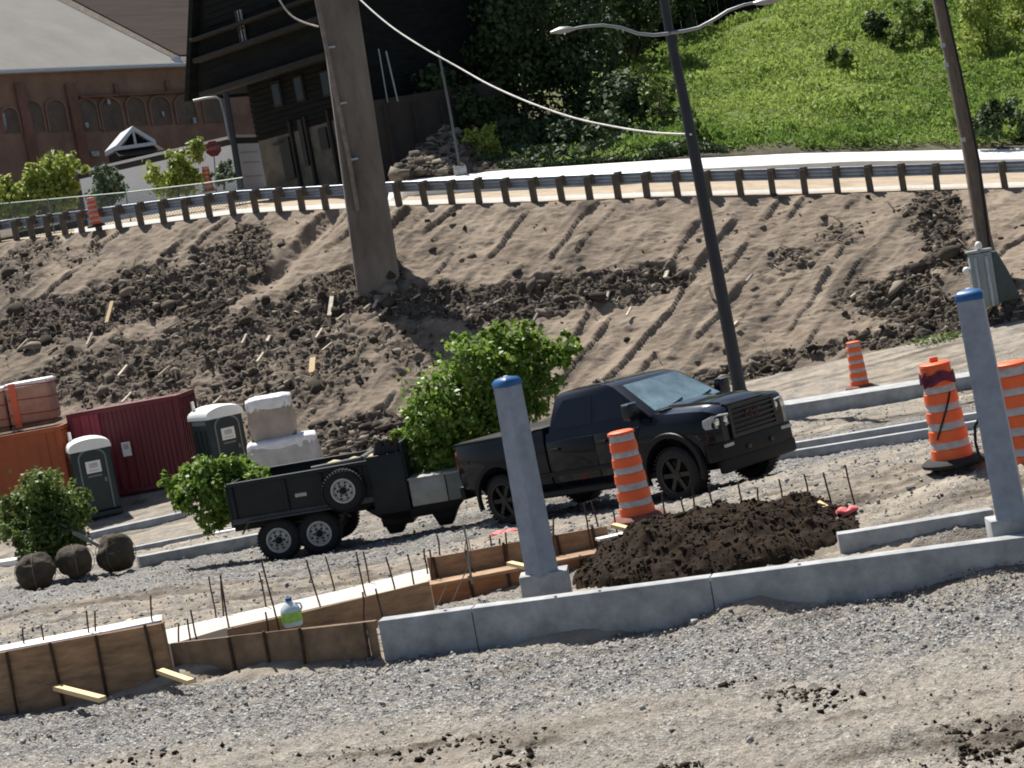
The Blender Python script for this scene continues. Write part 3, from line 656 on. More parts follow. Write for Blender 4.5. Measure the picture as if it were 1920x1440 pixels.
# lumber stakes
def stick(name, label, a, b, wdt, th, m, cat='timber', group=None):
    a, b = Vector(a), Vector(b); mid = (a + b) / 2; v = (b - a); L = v.length; v.normalize()
    s = v.cross(Vector((0, 0, 1))).normalized(); u = s.cross(v)
    vs = [mid + v * (i * L / 2) + s * (j * wdt / 2) + u * (k * th / 2) - mid for i in (-1, 1) for j in (-1, 1) for k in (-1, 1)]
    mb = MB(); mb.add(vs, [(0, 1, 3, 2), (4, 6, 7, 5), (0, 4, 5, 1), (2, 3, 7, 6), (0, 2, 6, 4), (1, 5, 7, 3)])
    o = mb.build(name, m); o.location = mid; return tag(o, label, cat, group)
stick('timber_stake', 'pale timber stake poking out of the tall left formwork', P(106, 1289, 20.45), P(192, 1311, 19.6), .09, .05, M['lumber'])
stick('timber_stake', 'pale timber stake at the gap between the two left formworks', P(300, 1258, 20.4), P(358, 1278, 19.75), .085, .045, M['lumber'])
stick('timber_stake', 'short pale timber end beside the left foot of the near grey post', P(955, 1056, 21.6), P(996, 1065, 21.2), .08, .04, M['lumber'])
stick('timber_stake', 'pale timber stake under the near orange barrel', P(1150, 985, 22.0), P(1193, 996, 21.6), .08, .045, M['lumber'])
stick('timber_stake', 'short pale timber end behind the right side of the soil pile', P(1518, 934, 21.9), P(1548, 952, 21.6), .08, .04, M['lumber'])
stick('timber_offcut', 'white timber offcut lying left of the near barrel base', P(1120, 1012, 22.1), P(1175, 1000, 22.2), .16, .03, M['conc_w'])
stick('timber_offcut', 'pale offcut with a green tip leaning on the tall left formwork', P(222, 1182, 21.4), P(245, 1162, 21.6), .06, .03, M['lumber'])
stick('timber_offcut', 'broken upright wood stub at the formwork corner left of the near post', P(804, 1100, 21.5), P(812, 1140, 21.5), .05, .04, M['scrap'])

# ------------------------------------------------------------------ soil pile
def soil_pile():
    c = G(1385, 1042); n = 130; c[2] = 0.22
    u = np.linspace(-1.25, 1.25, n); U, V = np.meshgrid(u, u)
    rr = np.hypot(U, V * 1.0); X = U * 1.86 + 0.12; Y = V * 1.15 + .55
    prof = np.clip(1.08 - rr, 0, 1) ** 0.85
    prof = np.minimum(prof, 0.60 + 0.06 * np.sin(U * 3))
    nn = fbm(X * 2.1, Y * 2.1, 5, 5, .6)
    lump = np.abs(fbm(X * 7, Y * 7, 8, 3, .6))
    Z = prof * (.74 - .36 * U) + (nn * .17 + lump * .04) * (prof > 0.02) - .06 - .12 * (prof <= 0)
    V3 = np.stack([X.ravel(), Y.ravel(), Z.ravel()], 1)
    t = thing('soil_pile', 'heap of dark brown topsoil between the near grey post and the right post', 'soil', tuple(c))
    np_mesh('heap', V3, gridfaces(n, n), M['soil'], t, smooth=True)
    k = 4200; rs = np.random.default_rng(4)
    ii = rs.choice(n * n, 9000); ii = ii[prof.ravel()[ii] > .02][:k]
    clods('clod', V3[ii] + rs.normal(0, .01, (len(ii), 3)), rs.lognormal(math.log(.013), .6, len(ii)).clip(.005, .07), M['soilclod'], t, 4)['kind'] = 'stuff'
_g = (1 + 5 ** .5) / 2
ICO = np.array([(-1, _g, 0), (1, _g, 0), (-1, -_g, 0), (1, -_g, 0), (0, -1, _g), (0, 1, _g), (0, -1, -_g), (0, 1, -_g), (_g, 0, -1), (_g, 0, 1), (-_g, 0, -1), (-_g, 0, 1)]) / math.hypot(1, _g)
ICF = np.array([(0, 11, 5), (0, 5, 1), (0, 1, 7), (0, 7, 10), (0, 10, 11), (1, 5, 9), (5, 11, 4), (11, 10, 2), (10, 7, 6), (7, 1, 8), (3, 9, 4), (3, 4, 2), (3, 2, 6), (3, 6, 8), (3, 8, 9), (4, 9, 5), (2, 4, 11), (6, 2, 10), (8, 6, 7), (9, 8, 1)])
OCT = np.array([(1, 0, 0), (-1, 0, 0), (0, 1, 0), (0, -1, 0), (0, 0, 1), (0, 0, -1)], float)
OCF = np.array([(0, 2, 4), (2, 1, 4), (1, 3, 4), (3, 0, 4), (2, 0, 5), (1, 2, 5), (3, 1, 5), (0, 3, 5)])
def randrot(n, rs):
    q = rs.normal(size=(n, 4)); q /= np.linalg.norm(q, axis=1)[:, None]
    w_, x, y, z = q.T
    return np.stack([np.stack([1 - 2 * (y * y + z * z), 2 * (x * y - z * w_), 2 * (x * z + y * w_)], 1), np.stack([2 * (x * y + z * w_), 1 - 2 * (x * x + z * z), 2 * (y * z - x * w_)], 1), np.stack([2 * (x * z - y * w_), 2 * (y * z + x * w_), 1 - 2 * (x * x + y * y)], 1)], 1)
def clods(name, pos, size, m, parent=None, seed=1, low=False, flat=0.75):
    rs = np.random.default_rng(seed); n = len(pos); B, Fc = (OCT, OCF) if low else (ICO, ICF)
    k = len(B); v = np.repeat(B[None], n, 0) * (1 + rs.uniform(-.46, .42, (n, k, 1)))
    v = v * rs.uniform(.55, 1.25, (n, 1, 3)); v = np.einsum('nij,nkj->nki', randrot(n, rs), v); v[:, :, 2] *= flat
    v = v * np.asarray(size)[:, None, None] + pos[:, None, :]
    f = (Fc[None] + (np.arange(n) * k)[:, None, None]).reshape(-1, 3)
    return np_mesh(name, v.reshape(-1, 3), f, m, parent, attrs={'rnd': np.repeat(rs.uniform(0, 1, n) ** 1.7, k)})
soil_pile()

# loose gravel on the foreground and gravel lane
rs = np.random.default_rng(11)
n = 34000; v = rs.uniform(0, 1, n) ** .75; yy = 13.0 + 7.2 * v; xx = rs.uniform(-.30, .29, n) * yy
dist = np.interp(xx, wallx, wally) - yy
keep = (dist > .02) & (rs.uniform(size=n) < np.clip(1.1 - dist / 2.6, .09, 1))
xx, yy = xx[keep], yy[keep]
def ground_z(x, y):     # height of the displaced ground sheet
    f = sstep(0, .4, np.interp(x, wallx, wally) - y)
    a = fbm(x * .9, y * .9, 3, 5); b = fbm(x * 6, y * 6, 9, 4, .6); r = fbm(x * .25 + 3, y * 3 - x * .5, 21, 4)
    hp = zone([(PZ(1395, 1140, 0.05), 0.45, 0.35, 1), (PZ(1890, 1065, .1), .7, .35, .8), (PZ(1100, 1180, 0), .5, .25, .5), (PZ(560, 1240, 0), .9, .3, .6), (PZ(380, 1270, 0), .5, .3, .7), (PZ(1170, 1170, 0), .25, .2, .7)], x, y, soft=.8)
    return site(x, y) + a * .05 + b * .022 * 1.2 + r * .05 * f + hp * .17
zz = ground_z(xx, yy)
sz = rs.lognormal(math.log(.0098), .5, len(xx)).clip(.005, .05)
o = clods('gravel', np.stack([xx, yy, zz + sz * .3], 1), sz, M['stone'], None, 12, low=True, flat=.8); tag(o, 'loose grey gravel lying along the foot of the front wall', 'gravel', kind='stuff')
tr = []
for px, py, sx_, sy_, n_ in [(800, 1400, 95, 12, 390), (960, 1390, 30, 10, 120), (1850, 1395, 70, 22, 1000), (1500, 1292, 40, 9, 165), (1550, 1305, 25, 8, 90), (1370, 1270, 40, 6, 75), (960, 1436, 30, 8, 135), (1280, 1438, 40, 6, 90), (1800, 1295, 60, 6, 75), (260, 1420, 60, 8, 105)]:
    for a_, b_ in zip(rs.normal(px, sx_, n_), rs.normal(0, sy_, n_)): tr.append(PZ(a_, py + b_ - (a_ - px) * .12, 0))
tr = np.array(tr); tr[:, 2] = ground_z(tr[:, 0], tr[:, 1]); sz = rs.lognormal(math.log(.009), .7, len(tr)).clip(.003, .05)
o = clods('soil_crumbs', tr + np.stack([0 * sz, 0 * sz, sz * .3], 1), sz, M['soilclod'], None, 14, low=True); tag(o, 'dark soil crumbs along the tyre tracks in the foreground', 'soil crumbs', kind='stuff')
n = 17000; yy = rs.uniform(20.8, 42, n); xx = rs.uniform(-.30, .29, n) * yy
zz = site(xx, yy) + fbm(xx * .9, yy * .9, 3, 5) * .05 - fbm(xx * .28 + 9, yy * 2.4 - xx * .35, 23, 5, .6) * .11
sz = rs.lognormal(math.log(.017), .4, n).clip(.008, .07)
o = clods('gravel', np.stack([xx, yy, zz + sz * .4], 1), sz, M['stone'], None, 13, low=True); tag(o, 'loose gravel on the lane under the truck and trailer', 'gravel', kind='stuff')

# loose clods and rubble on the bank
BX, BY, BZ, BD, BC, BS = BANK
rs = np.random.default_rng(21)
wgt = np.clip(BC, 0, 1) ** 1.5 * (np.abs(BX) < 20) + .012 * (np.abs(BX) < 20); wgt = wgt * np.gradient(BX, axis=1); wgt = (wgt / wgt.sum()).ravel()
ii = rs.choice(wgt.size, 9500, p=wgt)
bp = np.stack([BX.ravel()[ii], BY.ravel()[ii] - .5 * BD.ravel()[ii], BZ.ravel()[ii] + .866 * BD.ravel()[ii]], 1) + rs.normal(0, .03, (len(ii), 3))
sz = rs.lognormal(math.log(.042), .68, len(ii)).clip(.015, .34)
o = clods('rubble', bp, sz, M['clod'], None, 22); tag(o, 'dark clods and broken rubble churned over the bank', 'rubble', kind='stuff')
# rubble heap behind the wrapped pallets
k = 420; cpos = np.array([G(px, py) for px, py in zip(rs.uniform(590, 750, k), rs.uniform(795, 862, k))]); cpos[:, 2] += .08
o = clods('rubble', cpos, rs.lognormal(math.log(.12), .45, k).clip(.05, .32), M['clod'], None, 23, flat=.5); tag(o, 'broken slabs of rubble heaped between the wrapped pallets and the tree', 'rubble', kind='stuff')
ii = rs.choice(wgt.size, 900, p=wgt); kp = np.stack([BX.ravel()[ii], BY.ravel()[ii] - .5 * BD.ravel()[ii] - .05, BZ.ravel()[ii] + .866 * BD.ravel()[ii] + .05], 1)
ax_ = rs.normal(size=(len(ii), 3)) * [1, .3, .9]; ax_ /= np.linalg.norm(ax_, axis=1)[:, None]; L_ = rs.lognormal(math.log(.10), .65, len(ii)).clip(.04, .4)
Vv = []; Ff = []
for p_, a_, l_ in zip(kp, ax_, L_):
    c_ = np.cross(a_, [0, .5, .866]) ; c_ = c_ / np.linalg.norm(c_) * l_ * .16; e_ = np.array([0, -.012, .02]); b_ = len(Vv)
    Vv += [p_ - a_ * l_ - c_, p_ - a_ * l_ + c_, p_ + a_ * l_ * .9 + c_ * .5, p_ + a_ * l_ - c_, p_ - a_ * l_ * .8 + e_, p_ + a_ * l_ * .8 + e_]; Ff += [(b_, b_ + 4, b_ + 1), (b_ + 1, b_ + 4, b_ + 5, b_ + 2), (b_ + 2, b_ + 5, b_ + 3), (b_ + 3, b_ + 5, b_ + 4, b_), (b_, b_ + 1, b_ + 2, b_ + 3)]
o = np_mesh('wood_chips', Vv, Ff, M['scrap']); tag(o, 'pale wood splinters mixed into the churned soil of the bank', 'wood chips', kind='stuff')
# wood scraps on the bank, one object each
scr = [(207, 590, 40, 10), (622, 575, 42, 10), (587, 690, 26, 14), (335, 610, 70, 7), (395, 590, 60, 7), (460, 640, 24, 8), (490, 675, 26, 8), (520, 660, 26, 8), (232, 700, 30, 9), (450, 735, 34, 8), (490, 745, 30, 6), (410, 755, 26, 7), (240, 750, 30, 7), (272, 755, 20, 7), (45, 650, 34, 6), (150, 560, 16, 8), (330, 485, 14, 10),
       (640, 600, 26, 8), (705, 575, 22, 8), (720, 590, 26, 8), (690, 580, 22, 9), (780, 562, 26, 8), (1000, 610, 50, 6), (985, 625, 44, 5), (1140, 560, 20, 6), (1250, 520, 18, 10), (1405, 527, 22, 8), (1380, 612, 14, 10), (1180, 590, 24, 5), (615, 655, 30, 6), (600, 630, 26, 7), (310, 700, 34, 6), (340, 720, 22, 6), (380, 745, 20, 8), (130, 520, 16, 6), (560, 620, 18, 8), (505, 640, 14, 9), (350, 560, 16, 7), (880, 600, 24, 5), (935, 570, 26, 8), (1600, 700 - 140, 16, 6), (170, 640, 30, 5), (100, 660, 26, 5), (540, 720, 18, 7)]
used = {0: 'longest pale upright plank on the left of the churned bank', 1: 'pale upright plank on the bank just left of the concrete pylon foot', 2: 'bright cream wood block on the bank above the wrapped pallets', 3: 'long grey plank lying in the dark churned soil, lower half', 4: 'long grey plank lying in the dark churned soil, upper half'}
def _zone(px, py): return 'on the left end of the churned bank' if px < 290 else 'around the foot of the concrete pylon' if 560 <= px < 800 else 'on the right half of the bank' if px >= 800 else 'above the portable toilets' if py >= 685 else 'in the middle of the churned bank'
_cnt = {}
for k_ in sorted([i for i in range(len(scr)) if i not in used], key=lambda i: scr[i][0]): _cnt.setdefault(_zone(*scr[k_][:2]), []).append(k_)
def scrap_label(k):
    z_ = _zone(*scr[k][:2]); return 'small broken wood scrap, %s from the left %s' % ((ORD + ['twelfth', 'thirteenth', 'fourteenth'])[_cnt[z_].index(k)], z_)
for k, (px, py, L, wd) in enumerate(scr):
    c = G(px, py); d = PX(c)[2]; lz = L * d / F * (.75 if k > 4 else 1); an = random.uniform(.15, 1.15) if k > 5 else [1.25, 1.35, 1.4, .35, .33, 1.0][k]
    v = np.array([math.cos(an), -.0, math.sin(an)]); v[1] = v[2] * random.uniform(.6, 1.3)
    c = c + np.array([0, -.07, .10])
    stick('wood_scrap', used.get(k) or scrap_label(k), c - v * lz * .5, c + v * lz * .5, wd * d / F * .8, .05, M['grey_wood'] if k in (3, 4, 22, 23, 26) else (M['lumber'] if k in (0, 2) else M['scrap']), 'wood scrap', 'wood scraps scattered on the bank')

# ------------------------------------------------------------------ grey posts with blue caps
def grey_post(label, base_px, top_px, d, wb, wt_, plinth, rz, cap_tilt=0.0):
    b = Vector(P(*base_px, d)); t_ = Vector(P(*top_px, d)); h = (t_ - b).length
    t = thing('grey_post', label, 'post', b, group='grey posts with blue caps on the planter wall')
    v = t_ - b
    def sq(wd, z, c): 
        o_ = v * (z / h); r_ = wd / 2; ch = .012; out = []
        for (a, e) in [(-1, -1), (1, -1), (1, 1), (-1, 1)]:
            for (sx_, sy_) in ([(ch, 0), (0, ch)] if a * e < 0 else [(0, ch), (ch, 0)]):
                x, y = a * (r_ - sx_), e * (r_ - sy_); out.append((o_.x + x * math.cos(rz) - y * math.sin(rz), o_.y + x * math.sin(rz) + y * math.cos(rz), o_.z))
        return out
    mb = MB(); mb.loft([sq(wb, -.02, 0), sq(wt_, h, 0)]); mb.build('shaft', M['postgrey'], t, smooth=30)
    mb = MB(); mb.loft([sq(wt_ + .012, h - .05, 0), sq(wt_ + .014, h + .012, 0), sq(wt_ * .8, h + .045, 0), sq(wt_ * .25, h + .062, 0)]); mb.build('cap', M['blue'], t, smooth=50)
    mb = MB(); mb.lathe([(.03, 0), (.025, .012), (.0, .016)], 10, c=tuple(v * ((h + .055) / h))); mb.build('cap_knob', M['white'], t)
    mb = MB(); w_, dp, hh = plinth; mb.box((0.02, .05, -hh / 2), (w_, dp, hh), rz=-.08); mb.build('plinth', M['conc'], t, bevel=.012)
    return t
grey_post('tall grey post with a blue cap in front of the black truck', (1016, 1073), (950, 716), 20.75, .275, .235, (.54, .34, .42), math.radians(40))
grey_post('grey post with a blue cap at the right edge beside the barrels', (1897, 968), (1817, 553), 18.55, .29, .255, (.50, .34, .40), math.radians(72))

# ------------------------------------------------------------------ orange construction barrels
def barrel(label, bx_, by, d, h, group, lean=0.0, flat_top=True, base='rubber', extra=None, on=None, az=0.0):
    b = Vector(P(bx_, by, d)) if on is None else Vector(on)
    t = thing('construction_barrel', label, 'barrel', b, az, group)
    t.rotation_euler = (random.uniform(-.02, .02), lean, az)
    r0, r1 = .235 * h / 1.15, .165 * h / 1.15
    rad = lambda z: r0 + (r1 - r0) * (z / h)
    n = 28
    cuts = [.02, .155, .225, .34, .415, .525, .595, .705, .77, .88, .965]
    kinds = ['o', 'g', 'o', 'g', 'o', 'g', 'o', 'g', 'o', 'g'] if not extra else ['o', 'g', 'o', 'g', 'o', 'g', 'o', 'g', 'o', 'o']
    for k, kd in enumerate(kinds):
        z0, z1_ = cuts[k] * h, cuts[k + 1] * h; a, e = rad(z0), rad(z1_)
        if kd == 'o': prof = [(a - .012, z0), (a, z0 + .012), (e, z1_ - .012), (e - .012, z1_)]
        else: prof = [(a - .014, z0 - .002), (a - .009, z0 + .004), (e - .009, z1_ - .004), (e - .014, z1_ + .002)]
        mb = MB(); mb.lathe(prof, n); mb.build('orange_band' if kd == 'o' else 'reflective_band', M['orange'] if kd == 'o' else M['reflect'], t, smooth=40)
    e = rad(.965 * h)
    mb = MB(); mb.lathe([(e - .02, .955 * h), (e + .008, .96 * h), (e + .004, .985 * h), (e - .03, .998 * h), (.05, h), (.0, h)], n); mb.build('top_rim', M['orange'], t, smooth=40)
    if flat_top and extra:
        mb = MB(); mb.box((0, 0, h + .03), (.10, .025, .06)); mb.build('handle', M['orange'], t, bevel=.008)
    if base:
        mb = MB(); mb.lathe([(r0 + .12, -.02), (r0 + .13, .02), (r0 + .07, .06), (r0 - .02, .065)], n); mb.build('ballast_ring', M[base], t, smooth=40)
    if extra: extra(t, rad, h)
    return t
def rag(t, rad, h):
    mb = MB(); n = 26; loops = []
    for zf in (.80, .835, .87, .90):
        rs = np.random.default_rng(int(zf * 1000)); z = zf * h
        loops.append([((rad(z) + .012 + rs.uniform(0, .02)) * math.cos(2 * math.pi * k / n), (rad(z) + .012 + rs.uniform(0, .02)) * math.sin(2 * math.pi * k / n), z + .03 * math.sin(k * .9 + zf * 3)) for k in range(n)])
    mb.loft(loops, cap=False); mb.build('rag', M['purple'], t, smooth=60)
    mb = MB(); pts = []
    for k in range(12):
        a = -1.2 - k * .11; z = h * (.70 - .04 * k); pts.append((rad(z) * 1.03 * math.cos(a), rad(z) * 1.03 * math.sin(a), z))
    mb.tube(pts, .012, 6); mb.build('strap', M['rubber'], t)
    mb = MB(); mb.tube([(-.12, -.2, h * .82), (-.20, -.17, h * .78), (-.2, -.13, h * .88), (-.16, -.14, h * .93)], .02, 6); mb.build('rag_knot', M['purple'], t)
BG = 'orange and grey striped barrels on the building site'
barrel('orange striped barrel beside the near grey post in front of the truck', 1198, 972, 24.0, 1.16, BG, lean=-.035, base='rubber_b')
b1 = G(1788, 866); barrel('orange striped barrel wrapped with a purple rag beside the right post', 1788, 866, 22.3, 1.22, BG, lean=-.03, extra=rag)
barrel('orange striped barrel half hidden behind the right grey post', 1930, 880, 22.0, 1.30, BG, lean=-.03, base='rubber')
barrel('small far orange striped barrel beyond the wide topped wall', 1613, 726, 46.9, 1.17, BG, base='rubber_b')
pb = G(181, 432); barrel('small leaning orange barrel outside the guardrail at far left', 0, 0, 0, 1.12, BG, lean=-.03, on=P(181, 424, PX(pb)[2] - .3), base='rubber')
barrel('small orange barrel behind the guardrail under the red sign', 393, 358, 82.0, 1.08, BG, base='rubber_b')
# hose loop beside the rag barrel
d = 21.8; pts = [P(1838, 780, d), P(1828, 800, d), P(1829, 830, d), P(1836, 855, d), P(1843, 862, d), P(1870, 868, d)]; c = pts[-1]
mb = MB(); mb.tube([tuple(np.array(p_) - c) for p_ in pts], .018, 8); o = mb.build('hose', M['rubber'], smooth=60); o.location = c; tag(o, 'black hose loop hanging between the rag barrel and right post', 'hose')
# red plastic scraps
def scrap_red(label, px, py, r_, d=None):
    c = G(px, py) if d is None else P(px, py, d); mb = MB(); n = 14; loops = []
    for k, (rr, z) in enumerate([(1, 0.0), (.95, .035), (.6, .05), (.25, .03)]):
        loops.append([(r_ * rr * (1 + .18 * math.sin(i * 2.3 + k)) * math.cos(2 * math.pi * i / n), r_ * .8 * rr * math.sin(2 * math.pi * i / n), z + .02 * math.sin(i * 1.7)) for i in range(n)])
    mb.loft(loops); o = mb.build('plastic_scrap', M['redplastic'], smooth=60); o.location = c + np.array([0, 0, .01]); tag(o, label, 'plastic scrap', 'red plastic scraps')
scrap_red('flat red plastic scrap right of the soil pile', 1588, 962, .13)
scrap_red('pinkish red plastic scrap behind the formwork left of the near post', 945, 1003, .2)
scrap_red('red plastic scrap at the foot of the kerb walls right of the truck', 1612, 843, .2)

# ------------------------------------------------------------------ water jug
def jug():
    c = Vector(P(550, 1173, 20.72)); t = thing('water_jug', 'clear plastic water jug with a green label and blue cap on the formwork', 'jug', c, .3)
    n = 20
    def sq(r_, z, k=.55): return [(r_ * math.copysign(abs(math.cos(a)) ** k, math.cos(a)), r_ * math.copysign(abs(math.sin(a)) ** k, math.sin(a)), z) for a in [2 * math.pi * i / n for i in range(n)]]
    mb = MB(); mb.loft([sq(.095, 0), sq(.107, .015), sq(.108, .09), sq(.104, .1), sq(.108, .11), sq(.107, .18), sq(.095, .215, .8), sq(.06, .255, .9), sq(.03, .272, 1), sq(.028, .285, 1)]); mb.build('bottle_body', M['jug'], t, smooth=50)
    mb = MB(); mb.loft([sq(.1105, .055), sq(.1105, .165)], cap=False); mb.build('label', M['juglabel'], t, smooth=50)
    mb = MB(); mb.lathe([(.036, .278), (.037, .31), (.033, .316), (0, .317)], 16); mb.build('cap', M['blue'], t, smooth=40)
    mb = MB(); mb.tube([(.06, -.03, .25), (.115, -.05, .235), (.122, -.05, .19), (.11, -.04, .16)], .012, 8); mb.build('handle', M['jug'], t, smooth=60)
jug()

# ------------------------------------------------------------------ guardrail
def guardrail():
    xs = np.linspace(-24, 26, 1600); L = np.stack([xs, yt(xs) + .05, zt(xs)], 1)
    s = np.concatenate([[0], np.cumsum(np.linalg.norm(np.diff(L[:, :2], axis=0), axis=1))])
    c = np.array([0, float(yt(0)), float(zt(0))]); t = thing('guardrail', 'steel guardrail on wooden posts along the top of the bank', 'guardrail', tuple(c))
    sp = np.arange(.3, s[-1], 1.035); post = None
    for q_ in sp:
        x = float(np.interp(q_, s, xs)); p_ = np.array([x, float(yt(x)) + .05, float(zt(x))]) - c
        dx = (float(yt(x + .2)) - float(yt(x - .2))) / .4
        if post is None:
            mb = MB(); mb.box((0, 0, .31), (.20, .19, .98)); mb.box((0.03, .17, .70), (.25, .16, .34))
            post = mb.build('post', M['gpost'], t, bevel=.015)
        else:
            post = post.copy(); COL.objects.link(post)
        post.location = p_ + np.array([0, 0, random.uniform(-.03, .03)]); post.rotation_euler = (random.uniform(-.02, .02), random.uniform(-.03, .03), math.atan(dx) + random.uniform(-.06, .06))
    prof = [(.30, .87), (.36, .84), (.37, .80), (.28, .76), (.28, .72), (.37, .66), (.37, .58), (.28, .53), (.28, .49), (.26, .49), (.265, .53), (.35, .59), (.35, .65), (.26, .71), (.26, .77), (.35, .80), (.34, .83), (.28, .855)]
    # rail in lengths, with its w profile
    seg = np.arange(0, len(xs) - 1, 122)
    for a in seg:
        e = min(a + 126, len(xs) - 1); loops = []
        for i in np.linspace(a, e, 8).astype(int):
            loops.append([(L[i, 0] - c[0], L[i, 1] - c[1] + yo, L[i, 2] - c[2] + zo + (.004 if (a // 122) % 2 else 0)) for yo, zo in prof])
        if len(loops) > 1 and e > a + 3:
            mb = MB(); mb.loft(loops); mb.build('rail', M['galv'], t, smooth=35)
guardrail()

# ------------------------------------------------------------------ lamp post, concrete pylon, utility pole, cables
def lamp_post():
    d = 42.0; b = Vector(P(1388, 742, d)); t = thing('lamp_post', 'tall black street lamp post with two curved arms above the truck hood', 'street lamp', b)
    f = lambda px, py, dd=d: Vector(P(px, py, dd)) - b
    mb = MB(); mb.tube([f(1388, 742), f(1385, 722), f(1370, 640), f(1318, 370), f(1281, 180), f(1256, 64), f(1240, -30)], [.17, .155, .15, .135, .12, .105, .10], 14); mb.build('pole', M['lamp'], t, smooth=50)
    mb = MB(); mb.lathe([(.27, 0), (.27, .05), (.2, .08), (.17, .12)], 16); mb.build('base_flange', M['lamp'], t, smooth=40)
    for side, pts in (('l', [(1255, 63), (1225, 66), (1195, 63), (1165, 52), (1130, 47), (1095, 50), (1070, 55)]), ('r', [(1256, 62), (1285, 58), (1310, 52), (1340, 36), (1365, 20), (1395, 9), (1420, 4)])):
        arm = MB(); arm.tube([f(x, y, d - .12) for x, y in pts], [.042, .04, .038, .036, .034, .032, .03], 8)
        a = arm.build('lamp_arm', M['alu'], t, smooth=60)
        hp = [(1078, 54), (1066, 55), (1050, 57), (1032, 61)] if side == 'l' else [(1412, 6), (1424, 4), (1442, 2), (1462, 0)]
        hd = MB(); hd.loft([[tuple(f(x, y, d - .12) + Vector((0, r_ * 1.3 * math.cos(k * math.pi / 5), r_ * .55 * math.sin(k * math.pi / 5)))) for k in range(10)] for (x, y), r_ in zip(hp, (.05, .12, .14, .04))])
        hd.build('lamp_head', M['alu'], a, smooth=50)
    mb = MB(); mb.tube([f(1262, 82), f(1257, 60)], .13, 14); mb.build('arm_collar', M['lamp'], t, smooth=50)
lamp_post()

def pylon():
    g = G(713, 545); d = PX(g)[2] + .5; b = Vector(P(713, 560, d)); t = thing('concrete_pylon', 'massive weathered concrete pylon rising out of the bank', 'pylon', b)
    v = Vector(P(625, -60, d)) - b; h = v.length; W0, W1 = 82 * d / F, 70 * d / F
    def sq(f_, wd, ch=.07):
        o_ = v * f_; r_ = wd / 2; a0 = math.radians(6)
        pts = [(-r_, -r_ * .8 + ch), (-r_ + ch, -r_ * .8), (r_ - ch, -r_ * .8), (r_, -r_ * .8 + ch), (r_, r_ * .8 - ch), (r_ - ch, r_ * .8), (-r_ + ch, r_ * .8), (-r_, r_ * .8 - ch)]
        return [(o_.x + x * math.cos(a0) - y * math.sin(a0), o_.y + x * math.sin(a0) + y * math.cos(a0), o_.z) for x, y in pts]
    mb = MB(); mb.loft([sq(k / 10, W0 + (W1 - W0) * k / 10) for k in range(11)]); mb.build('shaft', M['conc_old'], t, smooth=30)
    # conduit strapped to the left corner
    pts = [Vector(P(x, y, d - .75)) - b for x, y in [(590, -20), (612, 90), (634, 195), (655, 300), (671, 395)]]
    mb = MB(); mb.tube(pts, .075, 8); cd = mb.build('conduit', M['grey_wood'], t, smooth=60)
    for k in (1, 2, 3):
        q_ = pts[k]; mb = MB(); mb.box((q_.x + .12, q_.y + .05, q_.z), (.34, .12, .06)); mb.build('bracket', M['galv'], cd)
    return d
dpyl = pylon()

def utility_pole():
    g = G(1853, 520); d = PX(g)[2]; b = Vector(P(1856, 500, d)); t = thing('utility_pole', 'brown wooden utility pole with cables beside the grass hill at right', 'utility pole', b)
    f = lambda px, py, dd=d: Vector(P(px, py, dd)) - b
    mb = MB(); mb.tube([f(1858, 505), f(1843, 440), f(1822, 300), f(1788, 130), f(1750, -50)], [.24, .23, .22, .2, .185], 14); mb.build('pole', M['polewood'], t, smooth=50)
    for off, yo in ((-11, 0), (13, .05)):
        mb = MB(); mb.tube([f(1845 + off * .9, 470, d - .3), f(1822 + off, 300, d - .3), f(1803 + off, 205, d - .3), f(1788 + off * .95, 130, d - .3), f(1750 + off * .8, -50, d - .3)], .035, 6); mb.build('riser_cable', M['rubber'] if off > 0 else M['grey_wood'], t, smooth=60)
    for (x, y) in [(1768, 85), (1774, 122), (1806, 262)]:
        mb = MB(); mb.box(f(x, y, d - .32), (.12, .08, .12)); mb.build('clamp', M['galv'], t)
utility_pole()
# cabinet at the pole foot
def cabinet():
    g = G(1856, 560); d = PX(g)[2] - .8; b = Vector(P(1858, 566, d)); t = thing('electrical_cabinet', 'grey electrical cabinet with white lamp at the utility pole foot', 'cabinet', b, -.15)
    s = d / F
    mb = MB(); mb.box((-.12, -.1, .66), (.62, .4, 1.5)); bd = mb.build('cabinet_body', M['cab_grey'], t, bevel=.03)
    mb = MB(); mb.prism([(.2, -.2, -.05), (.85, .1, -.05), (.62, .1, .75), (.36, -.1, 1.38), (.2, -.2, 1.38)], (0, .5, 0)); mb.build('side_cover', M['cab_green'], t, bevel=.02)
    for k, x in enumerate((-.28, .02)):
        mb = MB(); mb.tube([(x, -.34, -.1), (x, -.34, 1.15), (x + .01, -.3, 1.3)], .05, 8); mb.build('conduit', M['galv'], t, smooth=60)
    mb = MB(); mb.box((-.12, -.12, 1.47), (.7, .5, .07)); mb.build('lid', M['cab_grey'], t, bevel=.02)
    mb = MB(); mb.lathe([(.05, 0), (.09, .05), (.10, .14), (.06, .22), (0, .24)], 12, c=(-.12, -.25, 1.5)); mb.build('lamp', M['white'], t, smooth=60)
    mb = MB(); mb.lathe([(.05, 0), (.10, .05), (.11, .16), (.06, .22), (0, .24)], 12, c=(-.54, -.2, .86)); mb.build('lamp', M['white'], t, smooth=60)
    mb = MB(); mb.box((-.47, -.2, .72), (.08, .06, .3)); mb.build('bracket', M['white'], t)
cabinet()
